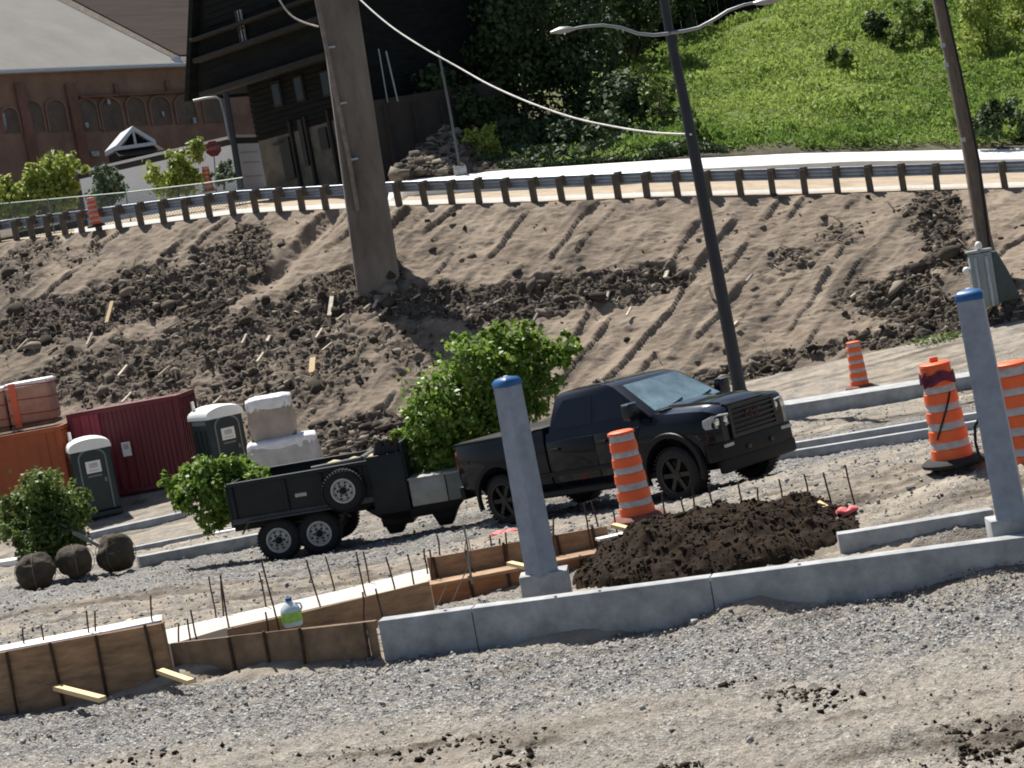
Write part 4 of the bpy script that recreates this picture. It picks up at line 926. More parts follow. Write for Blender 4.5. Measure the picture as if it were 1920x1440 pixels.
def cable(name, label, pts, r_, m, n=26, cat='cable'):
    pts = [np.array(p_) for p_ in pts]; out = []
    for i in range(len(pts) - 1):
        p0 = pts[max(i - 1, 0)]; p1 = pts[i]; p2 = pts[i + 1]; p3 = pts[min(i + 2, len(pts) - 1)]
        for k in range(6):
            t_ = k / 6; out.append(.5 * ((2 * p1) + (-p0 + p2) * t_ + (2 * p0 - 5 * p1 + 4 * p2 - p3) * t_ ** 2 + (-p0 + 3 * p1 - 3 * p2 + p3) * t_ ** 3))
    out.append(pts[-1]); c = out[0].copy(); mb = MB(); mb.tube([tuple(p_ - c) for p_ in out], r_, 6); o = mb.build(name, m, smooth=60); o.location = c; return tag(o, label, cat)
dd = lambda px: 60 + (42 - 60) * (px - 640) / (1290 - 640)
cable('overhead_cable', 'sagging pale overhead cable from the concrete pylon to the lamp post', [P(x, y, dd(x)) for x, y in [(610, -70), (672, -4), (730, 47), (790, 87), (850, 121), (920, 160), (1000, 195), (1080, 222), (1160, 239), (1230, 249), (1296, 252)]], .025, M['cable'])
cable('overhead_cable', 'short pale drooping cable between the dark house and the pylon', [P(x, y, 63) for x, y in [(505, -40), (524, 0), (545, 28), (570, 42), (597, 50)]], .03, M['cable'])

# ------------------------------------------------------------------ containers, toilets, wrapped pallets
def container(label, right_bottom, h, L, rz, m, m2=None, rib=.28, right_door=False, faded=None):
    """right_bottom = world point of the near bottom right corner; the long side runs left"""
    t = thing('shipping_container', label, 'container', tuple(right_bottom), rz, 'shipping containers at the left')
    Wd = 2.44
    mb = MB(); mb.box((-L / 2, Wd / 2, h / 2), (L - .12, Wd - .12, h - .1)); mb.build('body', m, t)
    # corrugated near side
    prof = []; x = -L + .12
    while x < -.12 - rib:
        prof += [(x, -.002), (x + rib * .36, -.002), (x + rib * .5, .034), (x + rib * .86, .034)]; x += rib
    def panel(pr, z0, z1_, mm, nm, rot=False):
        vs = [(px_, py_, z) for z in (z0, z1_) for px_, py_ in pr]; n = len(pr); fs = [(i, i + 1, n + i + 1, n + i) for i in range(n - 1)]
        mb = MB(); mb.add(vs, fs); return mb.build(nm, mm, t)
    if faded:
        k = faded
        a = [p_ for p_ in prof if p_[0] < -k]; b_ = [p_ for p_ in prof if p_[0] >= -k]
        panel(a, .14, h - .1, m2, 'faded_side_panel'); panel(b_, .14, h - .1, m, 'side_panel')
    else: panel(prof, .14, h - .1, m, 'side_panel')
    # end face ribs
    mb = MB()
    for k in range(8): mb.box((.006, .2 + k * .29, h / 2), (.05, .13, h - .3))
    mb.build('end_ribs', m, t)
    for z in (.07, h - .05):
        mb = MB(); mb.box((-L / 2, .02, z), (L - .3, .1, .13)); mb.build('rail', m, t, bevel=.01)
        mb = MB(); mb.box((-.01, Wd / 2, z), (.09, Wd - .3, .13)); mb.build('rail', m, t, bevel=.01)
    for x in (-.08, -L + .08):
        for y in (.06, Wd - .06):
            mb = MB(); mb.box((x, y, h / 2), (.16, .15, h + .02)); mb.build('corner_post', m, t, bevel=.01)
    return t
rb = G(363, 906); rb[2] += .02
ct = container('dark red shipping container behind the two portable toilets', rb, 2.62, 3.36, -.05, M['cont_red'], M['cont_red2'], faded=2.35)
mb = MB(); mb.box((-2.02, -.035, 1.42), (.26, .02, .42)); pl = mb.build('placard', M['white'], ct); pl.location = (.26, 0, -.1)
mb = MB(); mb.box((-2.02, -.05, 1.5), (.16, .006, .16)); mb.build('placard_print', M['reflect'], pl)
ob = G(144, 966); ob[2] += .02
container('orange shipping container at the left edge carrying wrapped block pallets', ob, 2.62, 6.06, .02, M['cont_or'], rib=.62)
def bundle(label, px0, px1, pyt, pyb, d, dep, seed):
    a = P(px0, pyb, d); b = P(px1, pyb, d); wd = b[0] - a[0]; hh = (pyb - pyt) * d / F
    t = thing('wrapped_pallet', label, 'pallet', ((a[0] + b[0]) / 2, a[1], (OTOP)), .02, 'block pallets on the orange container')
    mb = MB(); mb.box((0, dep / 2, .06), (wd - .04, dep, .12)); mb.build('pallet_base', M['ply_dark'], t)
    mb = MB(); mb.box((0, dep / 2, .12 + (hh - .12) / 2), (wd, dep, hh - .14)); mb.build('block_stack', M['block'], t, bevel=.09, seg=3)
    mb = MB(); mb.box((0, dep / 2, hh - .09), (wd + .03, dep + .03, .2)); mb.build('plastic_cover', M['wrap_w'], t, bevel=.08, seg=3)
    for z in (.3, .62, .92): mb = MB(); mb.box((0, dep / 2, z * hh), (wd + .035, dep + .035, .035), ry=.05); mb.build('strap', M['strap_red'], t)
    mb = MB(); mb.box((-wd * .32, dep / 2, hh * .52), (.2, dep + .05, hh * .96)); mb.build('wide_strap', M['strap'], t)
OTOP = ob[2] + 2.64
bundle('brown block pallet strapped in orange on the orange container, right', 22, 104, 716, 803, 56.0, 1.2, 1)
bundle('brown block pallet on the orange container, cut by the photo edge', -62, 19, 722, 806, 56.0, 1.2, 2)

def toilet(label, foot, rz, sc_=1.0):
    t = thing('portable_toilet', label, 'portable toilet', tuple(foot), rz, 'portable toilets'); t.scale = (sc_,) * 3
    Wd, D, H = 1.12, 1.15, 2.05
    mb = MB(); mb.box((0, 0, .08), (Wd + .06, D + .06, .16)); mb.build('skid_base', M['porta'], t, bevel=.03)
    mb = MB(); mb.box((0, 0, .16 + (H - .16) / 2), (Wd, D, H - .16)); body = mb.build('cabin_walls', M['porta'], t, bevel=.07, seg=3)
    mb = MB(); n = 12     # domed roof, arched across its width
    loops = []
    for y, s_ in ((-D / 2 - .04, .86), (-D / 2 + .06, 1.0), (0, 1.06), (D / 2 - .06, 1.0), (D / 2 + .04, .86)):
        loops.append([(math.cos(math.pi * k / n) * (Wd / 2 + .04), y, H - .04 + math.sin(math.pi * k / n) ** .8 * .30 * s_) for k in range(n + 1)] + [(-(Wd / 2 + .04), y, H - .1), ((Wd / 2 + .04), y, H - .1)])
    mb.loft(loops); mb.build('roof', M['porta_roof'], t, smooth=50)
    # front: arched door with pale trim
    y = -D / 2
    def arch(hw, z0, zs, zt_): 
        return [(-hw, z0), (-hw, zs)] + [(-hw * math.cos(math.pi * k / 10), zs + (zt_ - zs) * math.sin(math.pi * k / 10)) for k in range(1, 10)] + [(hw, zs), (hw, z0)]
    o_, i_ = arch(.40, .22, 1.72, 2.0), arch(.355, .22, 1.70, 1.955)
    mb = MB(); vs = []; fs = []
    for (x, z) in o_: vs.append((x, y - .035, z))
    for (x, z) in i_: vs.append((x, y - .035, z))
    for (x, z) in o_: vs.append((x, y + .03, z))
    for (x, z) in i_: vs.append((x, y + .03, z))
    n = len(o_)
    for k in range(n - 1): fs += [(k, k + 1, n + k + 1, n + k), (k, 2 * n + k, 2 * n + k + 1, k + 1), (n + k, n + k + 1, 3 * n + k + 1, 3 * n + k)]
    mb.add(vs, fs); mb.build('door_frame', M['porta_trim'], t)
    mb = MB(); mb.prism([(x * .98, y - .012, z) for x, z in i_], (0, .03, 0)); dr = mb.build('door', M['porta'], t)
    mb = MB(); mb.box((0, y - .02, 1.46), (.42, .02, .34)); s_ = mb.build('door_sign', M['white'], dr)
    mb = MB(); mb.box((0, y - .033, 1.50), (.24, .006, .14)); mb.box((0, y - .033, 1.36), (.3, .006, .03)); mb.build('sign_print', M['reflect'], s_)
    mb = MB(); mb.box((0, y - .02, 1.20), (.40, .015, .05)); mb.build('vent_slot', M['porta_trim'], dr)
    mb = MB(); mb.box((.28, y - .03, 1.05), (.07, .03, .12)); mb.build('handle', M['porta_trim'], dr)
    for sgn in (-1, 1):
        mb = MB(); mb.box((sgn * (Wd / 2 + .006), 0, 1.86), (.02, D * .72, .12)); mb.build('side_vent', M['porta_trim'], t)
        for k in (-.3, 0, .3): mb = MB(); mb.box((sgn * (Wd / 2 + .012), k, 1.0), (.03, .06, 1.3)); mb.build('wall_rib', M['porta'], t)
    mb = MB(); mb.tube([(-.42, .46, 1.9), (-.42, .46, 2.5)], .05, 8); mb.build('vent_pipe', M['porta_roof'], t)
f1 = G(190, 966); toilet('dark green portable toilet with white roof before the red container, left', f1, .30, 1.0)
f2 = G(428, 906); toilet('dark green portable toilet with white roof right of the red container', f2, .62, 1.0)

def wrapped(label, px0, px1, pyt, pyb, d, dep, base, rz, m_side, seed, taper=.9, kind='white'):
    a = P(px0, pyb, d); b = P(px1, pyb, d); wd = b[0] - a[0]; hh = (pyb - pyt) * d / F
    t = thing('wrapped_pallet', label, 'pallet', ((a[0] + b[0]) / 2, a[1] + dep / 2, base), rz, 'white wrapped pallets by the toilets')
    n = 40; rs = np.random.default_rng(seed); loops = []
    for k, z in enumerate(np.linspace(0, hh, 9)):
        f_ = 1 + (taper - 1) * z / hh; e = 1.0 if k < 8 else .93
        loops.append([(f_ * e * wd / 2 * math.copysign(abs(math.cos(a_)) ** .28, math.cos(a_)) + rs.normal(0, .012), e * f_ * dep / 2 * math.copysign(abs(math.sin(a_)) ** .28, math.sin(a_)) + rs.normal(0, .012), z + rs.normal(0, .008) - (.05 if k == 8 else 0)) for a_ in [2 * math.pi * i / n for i in range(n)]])
    mb = MB(); mb.loft(loops); mb.build('wrapped_load', m_side, t, smooth=70)
    # draped plastic over the top
    loops = []
    for k, (z, s_) in enumerate([(hh * .80, 1.03), (hh * .93, 1.035), (hh * 1.005, 1.0), (hh * 1.04, .7), (hh * 1.05, .1)]):
        loops.append([(s_ * taper * wd / 2 * math.copysign(abs(math.cos(a_)) ** .3, math.cos(a_)), s_ * taper * dep / 2 * math.copysign(abs(math.sin(a_)) ** .3, math.sin(a_)), z + (rs.uniform(-.11, .03) if k == 0 else rs.uniform(-.02, .02))) for a_ in [2 * math.pi * i / n for i in range(n)]])
    mb = MB(); mb.loft(loops); mb.build('plastic_sheet', M['wrap_w'], t, smooth=70)
    mb = MB(); mb.box((0, 0, .05), (wd * .96, dep * .94, .1)); mb.build('pallet_base', M['ply_dark'], t)
    return hh
wb = hz(P(540, 890, 52.2)[0], P(540, 890, 52.2)[1])
h1 = wrapped('low wide pallet wrapped in white plastic, under the taller stack', 458, 612, 818, 896, 52.0, 1.5, wb, .05, M['wrap_b2'], 5, .84)
wrapped('brown block pallet under white plastic stacked on the lower one', 470, 556, 752, 832, 52.3, 1.2, wb + h1 * 1.0, .03, M['wrap_b'], 6, .97)
mb = MB(); mb.prism([(0, 0, 0), (.42, .1, -.05), (.05, .2, .36)], (0, .4, 0)); o = mb.build('plastic_bag', M['white'], bevel=.05); o.location = P(556, 832, 52.2); tag(o, 'crumpled white plastic bag on the right end of the wrapped pallets', 'plastic bag')

# ------------------------------------------------------------------ foliage
def leaf_mesh(name, pos, nrm, size, m, parent=None, seed=1, rnd=None, aspect=.55, up=0.0):
    """folded diamond leaves: 4 vertices each"""
    rs = np.random.default_rng(seed); n = len(pos)
    ax = rs.normal(size=(n, 3)); ax[:, 2] += up; ax /= np.linalg.norm(ax, axis=1)[:, None]
    nn = nrm + rs.normal(size=(n, 3)) * .55; s = np.cross(ax, nn); s /= np.linalg.norm(s, axis=1)[:, None] + 1e-9
    u = np.cross(s, ax); L = np.asarray(size)[:, None] * rs.uniform(.7, 1.3, (n, 1)); w_ = L * aspect * .5
    v = np.stack([pos - ax * L * .5, pos + s * w_ + u * L * .1, pos + ax * L * .5, pos - s * w_ + u * L * .1], 1).reshape(-1, 3)
    f = np.arange(n * 4).reshape(n, 4)
    r_ = rs.uniform(0, 1, n) if rnd is None else rnd
    return np_mesh(name, v, f, m, parent, attrs={'rnd': np.repeat(np.clip(r_, 0, 1), 4)})
def crown_points(bl, n, seed, clump=.22, shell=.5):
    """bl list of (centre, radius or (rx,ry,rz)); leaves sit in clumps spread through each lobe"""
    rs = np.random.default_rng(seed); C_ = np.array([b[0] for b in bl]); R_ = np.array([np.ones(3) * b[1] if np.isscalar(b[1]) else np.array(b[1]) for b in bl])
    wts = np.prod(R_, 1) ** .8; wts /= wts.sum(); nc = max(6, n // 26)
    k = rs.choice(len(bl), nc, p=wts); d = rs.normal(size=(nc, 3)); d /= np.linalg.norm(d, axis=1)[:, None]
    cc = C_[k] + d * R_[k] * (rs.uniform(0, 1, (nc, 1)) ** shell); cr = R_[k].mean(1) * clump * rs.uniform(.6, 1.5, nc)
    j = rs.integers(0, nc, n); p_ = cc[j] + rs.normal(size=(n, 3)) * cr[j][:, None] * .6
    nr_ = (p_ - C_[k[j]]); nr_ /= np.linalg.norm(nr_, axis=1)[:, None] + 1e-9; nr_[:, 2] += .6
    cb = rs.uniform(0, 1, nc)
    return p_, nr_, np.clip(cb[j] * .55 + rs.uniform(0, .45, n), 0, 1)
def plant(name, label, cat, base, bl, n, lsize, m, trunk_r=.06, bark='bark', seed=1, group=None, trunk_from=None, limbs=7, shell=.5, clump=.22, aspect=.6):
    t = thing(name, label, cat, tuple(base), group=group); base = np.asarray(base, float)
    bl = [(np.asarray(c, float) - base, r_) for c, r_ in bl]
    p_, nr_, rd = crown_points(bl, n, seed, clump, shell); leaf_mesh('crown', p_, nr_, np.full(n, lsize), m, t, seed + 1, rd, aspect)
    rs = np.random.default_rng(seed + 2); cen = np.mean([c for c, _ in bl], 0); tb = np.zeros(3) if trunk_from is None else np.asarray(trunk_from, float) - base
    if trunk_r:
        mb = MB(); mid = tb + (cen - tb) * .55 + rs.normal(0, .03, 3) * np.linalg.norm(cen); top = tb + (cen - tb) * 1.05
        mb.tube([tb, tb + (mid - tb) * .5, mid, top], [trunk_r, trunk_r * .85, trunk_r * .7, trunk_r * .35], 8)
        for i in range(limbs):
            c, r_ = bl[i % len(bl)]; s0 = tb + (top - tb) * rs.uniform(.35, .9); r1_ = r_ if np.isscalar(r_) else np.mean(r_)
            e = c + rs.normal(0, .35, 3) * r1_; mb.tube([s0, (s0 + e) / 2 + rs.normal(0, .1, 3) * r1_, e], [trunk_r * .45, trunk_r * .3, trunk_r * .1], 5)
        mb.build('trunk', M[bark], t, smooth=60)
    return t
def pxblobs(l, d, dj=.0, sq=.85, seed=0):
    rs = np.random.default_rng(seed); out = []
    for (px, py, r_) in l:
        rr = r_ * d / F; out.append((P(px, py, d + rs.uniform(-dj, dj)), (rr, rr * sq, rr)))
    return out

# ------------------------------------------------------------------ wheels
def tyre_prof(R_, Wd, ri): return [(ri, -Wd / 2 + .01), (ri + .02, -Wd / 2), (R_ - .05, -Wd / 2), (R_ - .012, -Wd / 2 + .03), (R_, -Wd / 2 + .06), (R_, Wd / 2 - .06), (R_ - .012, Wd / 2 - .03), (R_ - .05, Wd / 2), (ri + .02, Wd / 2), (ri, Wd / 2 - .01)]
def wheel(parent, c, R_, Wd, ri, rimm, spokes=6, out=-1, style='spoke'):
    """axis along local y; outer face towards out*y"""
    h = bpy.data.objects.new('wheel', None); h.location = c; link(h, parent)
    mb = MB(); mb.lathe(tyre_prof(R_, Wd, ri), 36, 'Y', cap=False)
    n = 40
    for k in range(n):
        a = 2 * math.pi * k / n
        for sgn in (-1, 1): mb.box(((R_ + .002) * math.cos(a + sgn * .03), sgn * Wd * .27, (R_ + .002) * math.sin(a + sgn * .03)), (.016, Wd * .42, .032), ry=-a)
    mb.build('tyre', M['rubber'], h, smooth=45)
    y0 = out * Wd * .5
    mb = MB()
    mb.lathe([(ri + .012, y0), (ri - .012, y0 + out * .004), (ri - .035, y0 - out * .05), (ri - .045, y0 - out * .09), (ri - .05, y0 - out * Wd * .9)], 32, 'Y', cap=False)
    if style == 'spoke':
        for k in range(spokes):
            a = 2 * math.pi * k / spokes; mb.box((ri * .55 * math.cos(a), y0 - out * .035, ri * .55 * math.sin(a)), (ri * .84, .04, ri * .24), ry=-a)
        bk = MB(); bk.lathe([(ri - .05, y0 - out * .13), (.05, y0 - out * .14), (0, y0 - out * .14)], 24, 'Y', cap=False); bk.build('spoke_gap_disc', M['openings'], h)  # black disc puts shade into the gaps between the spokes
        mb.lathe([(.075, y0 - out * .06), (.07, y0 - out * .01), (.03, y0 - out * .004), (0, y0 - out * .004)], 16, 'Y')
    else:
        mb.lathe([(ri - .03, y0 - out * .06), (ri * .62, y0 - out * .03), (ri * .45, y0 - out * .02), (ri * .30, y0 - out * .035), (0, y0 - out * .035)], 32, 'Y', cap=False)
    mb.build('rim', rimm, h, smooth=35)
    if style != 'spoke':
        mb = MB()
        for k in range(6):
            a = 2 * math.pi * k / 6; mb.lathe([(.022, y0 - out * .018), (.018, y0 + out * .012), (0, y0 + out * .014)], 6, 'Y', c=(.095 * math.cos(a), 0, .095 * math.sin(a)))
        mb.lathe([(.062, y0 - out * .03), (.055, y0 + out * .03), (.03, y0 + out * .045), (0, y0 + out * .045)], 14, 'Y'); mb.build('hub', M['black_trim'], h, smooth=40)
        mb = MB()
        for k in range(8):
            a = 2 * math.pi * (k + .5) / 8; mb.lathe([(.02, y0 - out * .018), (0, y0 - out * .0175)], 8, 'Y', c=(ri * .72 * math.cos(a), -out * .012 + out * .006, ri * .72 * math.sin(a)))
        mb.build('rim_hole', M['openings'], h)['kind'] = 'stuff'
    return h

# ------------------------------------------------------------------ the pickup truck
def boolean_cut(o, cutter):
    md = o.modifiers.new('cut', 'BOOLEAN'); md.operation = 'DIFFERENCE'; md.object = cutter; md.solver = 'EXACT'
    bpy.context.view_layer.update()
    dg = bpy.context.evaluated_depsgraph_get(); me = bpy.data.meshes.new_from_object(o.evaluated_get(dg))
    o.modifiers.clear(); o.data = me; bpy.data.objects.remove(cutter)
    me.polygons.foreach_set('use_smooth', np.ones(len(me.polygons), dtype=bool)); me.set_sharp_from_angle(angle=math.radians(28))
def pickup():
    pr, pf = P(965, 984, 29.7), P(1281, 941, 27.2)
    hd = (pf - pr); hd[2] = 0; hd /= np.linalg.norm(hd); lf = np.array([-hd[1], hd[0], 0])
    c = (pr + pf) / 2 + lf * .93; ang = math.atan2(hd[1], hd[0])
    t = thing('pickup_truck', 'black four door pickup truck with a barred grille towing the trailer', 'pickup truck', tuple(c), ang)
    sl = math.asin((pf[2] - pr[2]) / 3.62); t.rotation_euler = (0, -sl, ang); t.rotation_mode = 'XYZ'
    XF, XR, RW = 1.81, -1.81, .41
    # body shell: stations along the length
    def sec(x, zb_, w_, zm, zs, wt_, zt_, crown=0.0):
        h = [(0, zb_), (w_ * .86, zb_), (w_ * .975, zb_ + .10), (w_, zm), (w_ * .992, zs - .05), (w_ * .975, zs), (wt_, zt_), (wt_ * .55, zt_ + crown * .8), (0, zt_ + crown)]
        return [(x, y, z) for y, z in h] + [(x, -y, z) for y, z in h[-2:0:-1]]
    st = [(2.80, .62, .74, .85, 1.05, .70, 1.14, .02), (2.72, .56, .87, .85, 1.10, .82, 1.20, .03), (2.55, .52, .96, .85, 1.14, .87, 1.245, .04), (2.2, .50, 1.0, .86, 1.17, .89, 1.275, .055), (1.78, .50, 1.01, .88, 1.19, .89, 1.30, .06), (1.56, .48, 1.0, .88, 1.20, .89, 1.33, .05),
          (1.46, .46, 1.0, .88, 1.21, .93, 1.33, .0), (0.4, .46, 1.0, .88, 1.21, .94, 1.33, 0), (-.64, .46, 1.0, .88, 1.21, .94, 1.33, 0)]
    mb = MB(); mb.loft([sec(*s) for s in st]); body = mb.build('body', M['black_paint'], t, bevel=0)
    sb = [(-.68, .46, 1.0, .88, 1.26, .955, 1.40, 0), (-1.4, .48, 1.0, .88, 1.27, .955, 1.40, 0), (-2.0, .52, 1.01, .90, 1.27, .955, 1.40, 0), (-2.9, .58, 1.0, .88, 1.28, .955, 1.40, 0), (-3.0, .62, .98, .88, 1.27, .94, 1.385, 0)]
    mb = MB(); mb.loft([sec(*s) for s in sb]); bed = mb.build('cargo_bed', M['black_paint'], t)
    for o_, xw in ((body, XF), (bed, XR)):
        cb = MB()
        for s_ in (-1, 1):
            cb.lathe([(.505, s_ * .58 - .0), (.505, s_ * 1.2)] if s_ > 0 else [(.505, -1.2), (.505, -.58)], 40, 'Y', c=(xw, 0, RW + .05))
        ct_ = cb.build('cutter', M['black_trim'], t); boolean_cut(o_, ct_)
    for xw in (XF, XR):       # wheel-arch flares and liners
        for s_ in (-1, 1):
            mb = MB(); n = 22; vs = []; fs = []
            for k in range(n + 1):
                a = -.30 + (math.pi + .6) * k / n
                for (r_, y) in ((.50, .985), (.505, 1.045), (.575, 1.04), (.60, .99)):
                    vs.append((xw + r_ * math.cos(a), s_ * y, RW + .05 + r_ * math.sin(a)))
            for k in range(n):
                for q_ in range(3): fs.append((k * 4 + q_, k * 4 + q_ + 1, (k + 1) * 4 + q_ + 1, (k + 1) * 4 + q_))
            mb.add(vs, fs); mb.build('wheel_arch_flare', M['black_trim'], t, smooth=40)
    for x in (XF, XR):
        for s_ in (-1, 1): wheel(t, (x, s_ * .86, RW), RW, .29, .27, M['rim_black'], 6, s_)
    # cab greenhouse
    def rr(z, x0, x1_, y, ch):
        return [(x1_, -y + ch * 1.6, z), (x1_, y - ch * 1.6, z), (x1_ - ch, y, z), (x0 + ch, y, z), (x0, y - ch, z), (x0, -y + ch, z), (x0 + ch, -y, z), (x1_ - ch, -y, z)]
    mb = MB(); mb.loft([rr(1.31, -.64, 1.59, .94, .07), rr(1.36, -.64, 1.53, .93, .07), rr(1.83, -.51, .86, .765, .07), rr(1.895, -.45, .70, .70, .10), rr(1.92, -.28, .47, .54, .15)])
    mb.build('cab', M['black_paint'], t, smooth=32)
    ys = lambda z: .93 - (z - 1.36) / .47 * .165
    xf = lambda z: 1.53 - (z - 1.36) / .47 * .67
    def side_pane(nm, pts, s_, mm=M['glass'], off=.004, th=.012):
        mb = MB(); mb.prism([(x, s_ * (ys(z) + off), z) for x, z in pts], (0, -s_ * th, 0)); return mb.build(nm, mm, t, bevel=0)
    for s_ in (-1, 1):
        side_pane('side_window', [(1.17, 1.375), (1.205, 1.42), (.84, 1.775), (.43, 1.79), (.43, 1.375)], s_)
        side_pane('side_window', [(.34, 1.375), (.34, 1.79), (-.27, 1.785), (-.40, 1.62), (-.45, 1.375)], s_)
    mb = MB(); nW = Vector((.47, 0, .67)).normalized() * .006
    z0, z1_ = 1.375, 1.825; yw = lambda z, k: (ys(z) - k)
    mb.prism([Vector((xf(z0), -yw(z0, .135), z0)) + nW, Vector((xf(z0), yw(z0, .135), z0)) + nW, Vector((xf(z1_), yw(z1_, .125), z1_)) + nW, Vector((xf(z1_), -yw(z1_, .125), z1_)) + nW], -nW * 2)
    mb.build('windshield', M['windshield'], t)
    for y in (-.5, .2): mb = MB(); mb.tube([(1.57, y, 1.385), (1.43, y + .48, 1.445)], .012, 6); mb.build('wiper', M['black_trim'], t)
    mb = MB(); mb.prism([(-.58, -.62, 1.42), (-.58, .62, 1.42), (-.51, .55, 1.78), (-.51, -.55, 1.78)], (-.045, 0, -.005)); mb.build('rear_window', M['glass'], t)
    # hood: raised centre, side creases and cowl
    mb = MB(); mb.loft([[(x, y * w_, z) for y, z in ((-1, zt_ - .02), (-.92, zt_ + .028), (-.5, zt_ + .040), (.5, zt_ + .040), (.92, zt_ + .028), (1, zt_ - .02))] for x, w_, zt_ in ((1.56, .56, 1.37), (1.8, .55, 1.355), (2.2, .53, 1.325), (2.5, .50, 1.28), (2.62, .46, 1.24))]); mb.build('hood', M['black_paint'], t, smooth=30)
    mb = MB(); mb.box((1.56, 0, 1.345), (.16, 1.5, .05)); mb.build('cowl', M['black_trim'], t, bevel=.015)
    # doors with handles (both sides)
    for s_ in (-1, 1):
        for (x0, x1_) in ((.39, 1.16), (-.61, .37)):
            rear = x0 < -.3
            poly = [(x0 + (.12 if rear else .0), .56), (x1_, .56), (x1_, 1.20), (x0, 1.20), (x0, .92)] if rear else [(x0, .56), (x1_, .56), (x1_ + .02, .95), (x1_ + .16, 1.20), (x0, 1.20)]
            mb = MB(); y_at = lambda z: .86 + .14 * min(1, (z - .46) / .42) if z < .88 else 1.0 - .025 * (z - .88) / .33
            lo_ = [Vector((x, s_ * (1.0 if .6 < z < 1.1 else .99), z)) for x, z in poly]
            mb.prism(lo_, (0, s_ * .012, 0)); d_ = mb.build('door', M['black_paint'], t, bevel=.006)
            mb = MB(); mb.box((x0 + .15, s_ * 1.03, 1.08), (.20, .03, .035)); mb.build('door_handle', M['gloss_trim'], d_, bevel=.01)
        mb = MB(); mb.box((-.05, s_ * 1.012, .70), (2.0, .022, .07)); mb.build('side_moulding', M['black_trim'], t, bevel=.008)
        mb = MB(); mb.tube([(-1.0, s_ * 1.0, .40), (.95, s_ * 1.0, .40)], .055, 8); mb.build('running_board', M['black_trim'], t, smooth=50)
        # mirrors
        mb = MB(); mb.loft([[(1.25 + dx, s_ * y, z) for y, z in ((.98, 1.32), (1.20, 1.31), (1.235, 1.36), (1.225, 1.54), (1.19, 1.57), (1.02, 1.55), (.99, 1.50))] for dx in (0, .08, .13)]); mr = mb.build('mirror', M['gloss_trim'], t, bevel=.012)
        mb = MB(); mb.tube([(1.29, s_ * .90, 1.36), (1.29, s_ * 1.02, 1.37)], .035, 8); mb.build('mirror_arm', M['black_trim'], mr)
        mb = MB(); mb.box((1.315, s_ * 1.11, 1.565), (.13, .19, .025)); mb.build('mirror_highlight', M['chrome'], mr, bevel=.01)  # chrome bar on the mirror top in place of its highlight
        # headlights wrap round the corner
        hl = [(2.752, .50, 1.145), (2.752, .50, .985), (2.70, .80, .965), (2.56, .965, .98), (2.50, .975, 1.03), (2.52, .968, 1.115), (2.66, .85, 1.155)]
        mb = MB(); cx = sum(p_[0] for p_ in hl) / 7
        outer = [(x + .075, s_ * (y + .012), z) for x, y, z in hl]; mb.loft([[(x, s_ * y * .96, z) for x, y, z in hl], outer]); h_ = mb.build('headlight', M['lens'], t, bevel=.012)
        for y, z in ((.60, 1.06), (.78, 1.055)):
            mb = MB(); mb.lathe([(.062, 2.80 - (y - .5) * .12), (.05, 2.842 - (y - .5) * .22), (0, 2.848 - (y - .5) * .22)], 16, 'X', c=(0, s_ * y, z)); mb.build('lamp_bowl', M['chrome'], h_, smooth=40)
        mb = MB(); mb.tube([(2.84, s_ * .52, 1.13), (2.80, s_ * .72, 1.145), (2.68, s_ * .90, 1.135)], .012, 6); mb.build('light_strip', M['white'], h_)
        # fog lamp
        mb = MB(); mb.box((2.86, s_ * .70, .70), (.05, .24, .05), rz=-s_ * .18); mb.build('fog_lamp', M['lens'], t, bevel=.01)
        # tail light
        mb = MB(); mb.loft([[(x, s_ * y, z) for y, z in ((.80, .98), (.985, .98), (.97, 1.30), (.80, 1.30))] for x in (-3.03, -2.86)]); mb.build('tail_light', M['redlens'], t, bevel=.02)
        mb = MB(); mb.box((-1.9, s_ * .96, 1.41), (2.1, .05, .03)); mb.build('bed_rail_cap', M['black_trim'], t, bevel=.01)
        mb = MB(); mb.box((-2.62, s_ * 1.004, 1.10), (.30, .008, .06)); mb.build('bed_badge', M['gloss_trim'], t)
    # bed cover, tailgate, rear bumper
    mb = MB(); mb.box((-1.83, 0, 1.415), (2.2, 1.80, .035)); mb.build('bed_cover', M['black_trim'], t, bevel=.012)
    mb = MB(); mb.box((-3.02, 0, 1.08), (.05, 1.56, .58)); tg = mb.build('tailgate', M['black_paint'], t, bevel=.02)
    mb = MB(); mb.box((-3.06, 0, 1.24), (.04, .26, .08)); mb.build('handle', M['black_trim'], tg)
    mb = MB(); mb.box((-3.10, 0, .62), (.20, 1.92, .22)); mb.build('rear_bumper', M['black_trim'], t, bevel=.03)
    mb = MB(); mb.box((-3.2, 0, .46), (.35, .08, .08)); mb.build('hitch', M['black_trim'], t)
    # grille
    mb = MB(); fr_o = [(-.52, .80), (.52, .80), (.50, 1.21), (-.50, 1.21)]
    mb.prism([(2.78, y, z) for y, z in fr_o], (.03, 0, 0)); gr = mb.build('grille', M['openings'], t)
    mb = MB(); fo = [(-.565, .765), (.565, .765), (.545, 1.235), (-.545, 1.235)]; fi = [(-.50, .82), (.50, .82), (.485, 1.185), (-.485, 1.185)]
    vs = [(2.795, *p_) for p_ in fo] + [(2.865, *p_) for p_ in fo] + [(2.865, *p_) for p_ in fi] + [(2.795, *p_) for p_ in fi]; fs = []
    for k in range(4):
        j = (k + 1) % 4
        for a in range(3): fs.append((a * 4 + k, a * 4 + j, (a + 1) * 4 + j, (a + 1) * 4 + k))
    mb.add(vs, fs); mb.build('grille_surround', M['gloss_trim'], gr)
